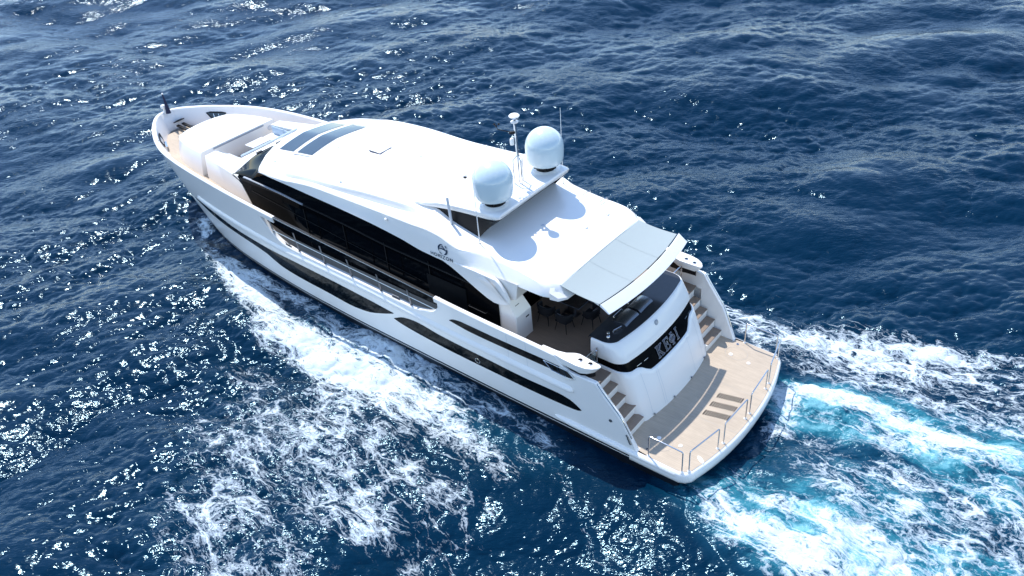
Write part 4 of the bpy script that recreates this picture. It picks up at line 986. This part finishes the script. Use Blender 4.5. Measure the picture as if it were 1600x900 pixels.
    ridge = seg_blob(x, y, [(27.5, 3.6), (24, 4.6), (20.5, 5.8), (17, 6.6)], [.8, 1.3, 1.7, 1.4], [.10, .20, .22, .1], 2)+seg_blob(x, y, [(-.3, 3.2), (-2, 3.4), (-5, 3.2)], [1.2, 1.6, 1.8], [.16, .30, .2])+seg_blob(x, y, [(-.5, -3), (-3, -3.1), (-6, -3.1)], [1.0, 1.4, 1.8], [.12, .2, .15])
    z += ridge
    z -= seg_blob(x, y, [(.6, -.2), (-2, -.5), (-4.5, -.4)], [1.5, 1.6, 2.0], [.16, .16, .08])
    z -= .06
    X = x+(x1*.9*wav+x2*1.1*fade+x3*fade3)*1.0; Y = y+(y1*.9*wav+y2*1.1*fade+y3*fade3)*1.0
    n, m = x.shape; V = np.stack([X, Y, z], -1).reshape(-1, 3)
    ii, jj = np.meshgrid(np.arange(n-1), np.arange(m), indexing='ij'); j2 = (jj+1) % m
    Fq = np.stack([ii*m+jj, (ii+1)*m+jj, (ii+1)*m+j2, ii*m+j2], -1).reshape(-1, 4)
    me = bpy.data.meshes.new('sea'); me.vertices.add(len(V)); me.vertices.foreach_set('co', V.astype(np.float32).ravel())
    me.loops.add(Fq.size); me.loops.foreach_set('vertex_index', Fq.astype(np.int32).ravel()); me.polygons.add(len(Fq))
    me.polygons.foreach_set('loop_start', np.arange(0, Fq.size, 4, dtype=np.int32)); me.polygons.foreach_set('use_smooth', np.ones(len(Fq), bool))
    me.update(calc_edges=True)
    # crests of the open sea carry a little loose foam
    for nm, arr in (('foam', foam), ('aeration', aer)):
        at = me.attributes.new(nm, 'FLOAT', 'POINT'); at.data.foreach_set('value', arr.astype(np.float32).ravel())
    me.materials.append(sea_mat()); o = bpy.data.objects.new('sea', me); C.objects.link(o); tag(o, kind='structure')
def sea_mat():
    m = bpy.data.materials.new('sea_water'); m.use_nodes = True; n = m.node_tree.nodes; L = m.node_tree.links; n.clear()
    def N(t, **k):
        q_ = n.new(t)
        for a, b in k.items(): setattr(q_, a, b)
        return q_
    def val(sock, v): sock.default_value = v
    def math_(op, a, b=None, c=None, cl=False):
        q_ = N('ShaderNodeMath', operation=op); q_.use_clamp = cl
        for i, v in enumerate((a, b, c)):
            if v is None: continue
            if hasattr(v, 'links') or hasattr(v, 'is_linked'): L.new(v, q_.inputs[i])
            else: q_.inputs[i].default_value = v
        return q_.outputs[0]
    tc = N('ShaderNodeTexCoord').outputs['Object']
    fo = N('ShaderNodeAttribute', attribute_name='foam').outputs['Fac']; ae = N('ShaderNodeAttribute', attribute_name='aeration').outputs['Fac']
    def noise(sc, det=5, rough=.55, dist=0., vec=tc, scl=None):
        if scl:
            m0 = N('ShaderNodeMapping'); m0.inputs['Rotation'].default_value = (0, 0, R(-42)); L.new(vec, m0.inputs[0])
            mp = N('ShaderNodeMapping'); mp.inputs['Scale'].default_value = scl; L.new(m0.outputs[0], mp.inputs[0]); vec = mp.outputs[0]
        q_ = N('ShaderNodeTexNoise'); val(q_.inputs['Scale'], sc); val(q_.inputs['Detail'], det); val(q_.inputs['Roughness'], rough); val(q_.inputs['Distortion'], dist); L.new(vec, q_.inputs['Vector']); return q_
    # warped coordinates so that the lace flows
    stm = N('ShaderNodeMapping'); stm.inputs['Scale'].default_value = (.62, 1.2, 1); L.new(tc, stm.inputs[0]); st = stm.outputs[0]
    wn = noise(.55, 4, .6, vec=st); wv = N('ShaderNodeVectorMath', operation='MULTIPLY_ADD'); L.new(wn.outputs['Color'], wv.inputs[0]); wv.inputs[1].default_value = (1.5, 1.5, .3); L.new(st, wv.inputs[2])
    wn2 = noise(2.6, 4, .6, vec=wv.outputs[0]); wv2 = N('ShaderNodeVectorMath', operation='MULTIPLY_ADD'); L.new(wn2.outputs['Color'], wv2.inputs[0]); wv2.inputs[1].default_value = (.42, .42, .1); L.new(wv.outputs[0], wv2.inputs[2])
    def cells(sc, vec, st=(1, 1, 1)):
        mp = N('ShaderNodeMapping'); mp.inputs['Scale'].default_value = st; L.new(vec, mp.inputs[0])
        q_ = N('ShaderNodeTexVoronoi', feature='DISTANCE_TO_EDGE'); q_.voronoi_dimensions = '2D'; val(q_.inputs['Scale'], sc); L.new(mp.outputs[0], q_.inputs['Vector']); return q_.outputs['Distance']
    c1 = cells(1.25, wv2.outputs[0], (.75, 1.15, 1)); c2 = cells(3.1, wv2.outputs[0], (.8, 1.1, 1)); c3 = cells(8.5, wv2.outputs[0])
    def ridge(nz):  # thin bright filaments
        a = math_('SUBTRACT', nz.outputs['Fac'], .5); a = math_('ABSOLUTE', a); return math_('MULTIPLY_ADD', a, -9.0, 1.0, cl=True)
    r1 = ridge(noise(1.1, 6, .62, .6, wv.outputs[0])); r2 = ridge(noise(3.4, 6, .65, .5, wv.outputs[0]))
    e1 = math_('MULTIPLY_ADD', c1, -4.0, 1.0, cl=True); e2 = math_('MULTIPLY_ADD', c2, -3.4, 1.0, cl=True); e3 = math_('MULTIPLY_ADD', c3, -2.6, 1.0, cl=True)
    lace = math_('MAXIMUM', math_('MULTIPLY', e1, .95), math_('MULTIPLY', e2, .72)); lace = math_('MAXIMUM', lace, math_('MULTIPLY', r1, .92)); lace = math_('MAXIMUM', lace, math_('MULTIPLY', r2, .74))
    lace = math_('MULTIPLY_ADD', e3, .16, lace)
    big = noise(.42, 6, .6, vec=st); fine = noise(11, 8, .75, .3)
    mid = noise(1.25, 5, .6, .4, wv.outputs[0]); t = math_('MULTIPLY_ADD', big.outputs['Fac'], .55, math_('MULTIPLY_ADD', mid.outputs['Fac'], .95, -.74))
    t = math_('ADD', t, math_('MULTIPLY', fo, .88))
    t2 = math_('MULTIPLY_ADD', lace, .62, t)
    t3 = math_('MULTIPLY_ADD', fine.outputs['Fac'], .55, t2)
    q0 = math_('SUBTRACT', t3, 1.25)
    dens = math_('MULTIPLY', q0, 3.1, cl=True)
    gate = N('ShaderNodeMapRange'); gate.inputs['From Min'].default_value = .03; gate.inputs['From Max'].default_value = .22; L.new(fo, gate.inputs['Value'])
    dens = math_('MULTIPLY', dens, gate.outputs[0], cl=True)
    # small breaking crests of the open sea
    ge = N('ShaderNodeNewGeometry'); sp = N('ShaderNodeSeparateXYZ'); L.new(ge.outputs['Position'], sp.inputs[0])
    cr = N('ShaderNodeMapRange'); cr.inputs['From Min'].default_value = .62; cr.inputs['From Max'].default_value = .85; L.new(sp.outputs['Z'], cr.inputs['Value'])
    crn = N('ShaderNodeMapRange'); crn.inputs['From Min'].default_value = .56; crn.inputs['From Max'].default_value = .66; L.new(noise(1.3, 8, .72, .6, scl=(.6, 1.3, 1)).outputs['Fac'], crn.inputs['Value'])
    wc = math_('MULTIPLY', cr.outputs[0], crn.outputs[0], cl=True)
    dens = math_('MAXIMUM', dens, wc)
    dens = math_('POWER', dens, .95, cl=True)
    # water colour: deep navy to turquoise where the wash is full of bubbles
    aen = math_('MULTIPLY_ADD', noise(.8, 6, .62, .8, wv.outputs[0]).outputs['Fac'], 2.4, -.62); aen = math_('MULTIPLY', aen, ae, cl=True)
    mist = math_('MULTIPLY', math_('MULTIPLY_ADD', fine.outputs['Fac'], 1.2, -.2), math_('MULTIPLY_ADD', ae, .34, math_('MULTIPLY', fo, .24)), cl=True)
    aen = math_('ADD', aen, mist, cl=True)
    ramp = N('ShaderNodeValToRGB'); L.new(aen, ramp.inputs[0]); e = ramp.color_ramp.elements
    e[0].color = (.0002, .0145, .036, 1); e[1].color = (.17, .40, .45, 1); e[1].position = 1.0
    k = e.new(.38); k.color = (.004, .045, .085, 1); k = e.new(.7); k.color = (.022, .16, .215, 1)
    # ripples
    b1 = noise(4.6, 2, .5, .3, scl=(.60, 1.4, 1)); b2 = noise(13, 1.5, .5, .3, scl=(.65, 1.3, 1))
    hsum = math_('MULTIPLY_ADD', b1.outputs['Fac'], 1.0, math_('MULTIPLY', b2.outputs['Fac'], .24))
    patchn = noise(.16, 3, .5); pr = N('ShaderNodeMapRange'); pr.inputs['From Min'].default_value = .35; pr.inputs['From Max'].default_value = .65; pr.inputs['To Min'].default_value = .45; pr.inputs['To Max'].default_value = 1.25; L.new(patchn.outputs['Fac'], pr.inputs['Value'])
    bst = math_('ADD', math_('MULTIPLY', pr.outputs[0], .50), math_('MULTIPLY', fo, .45))
    bmp = N('ShaderNodeBump'); val(bmp.inputs['Distance'], .085); L.new(bst, bmp.inputs['Strength']); L.new(hsum, bmp.inputs['Height'])
    wat = N('ShaderNodeBsdfPrincipled'); L.new(ramp.outputs[0], wat.inputs['Base Color']); val(wat.inputs['IOR'], 1.28); val(wat.inputs['Specular Tint'], (.5, .82, 1, 1)); L.new(bmp.outputs[0], wat.inputs['Normal'])
    rg = N('ShaderNodeMapRange'); rg.inputs['To Min'].default_value = .13; rg.inputs['To Max'].default_value = .35; L.new(aen, rg.inputs['Value']); L.new(rg.outputs[0], wat.inputs['Roughness'])
    bm2 = N('ShaderNodeBump'); val(bm2.inputs['Distance'], .06); val(bm2.inputs['Strength'], .8); L.new(math_('MULTIPLY_ADD', t3, .8, math_('MULTIPLY', b2.outputs['Fac'], .25)), bm2.inputs['Height'])
    ff = N('ShaderNodeBsdfPrincipled'); val(ff.inputs['Base Color'], (.62, .70, .74, 1)); val(ff.inputs['Roughness'], .75); val(ff.inputs['Specular IOR Level'], .3); L.new(bm2.outputs[0], ff.inputs['Normal'])
    mx = N('ShaderNodeMixShader'); L.new(dens, mx.inputs[0]); L.new(wat.outputs[0], mx.inputs[1]); L.new(ff.outputs[0], mx.inputs[2])
    out = N('ShaderNodeOutputMaterial'); L.new(mx.outputs[0], out.inputs[0]); return m
sea_sheet()
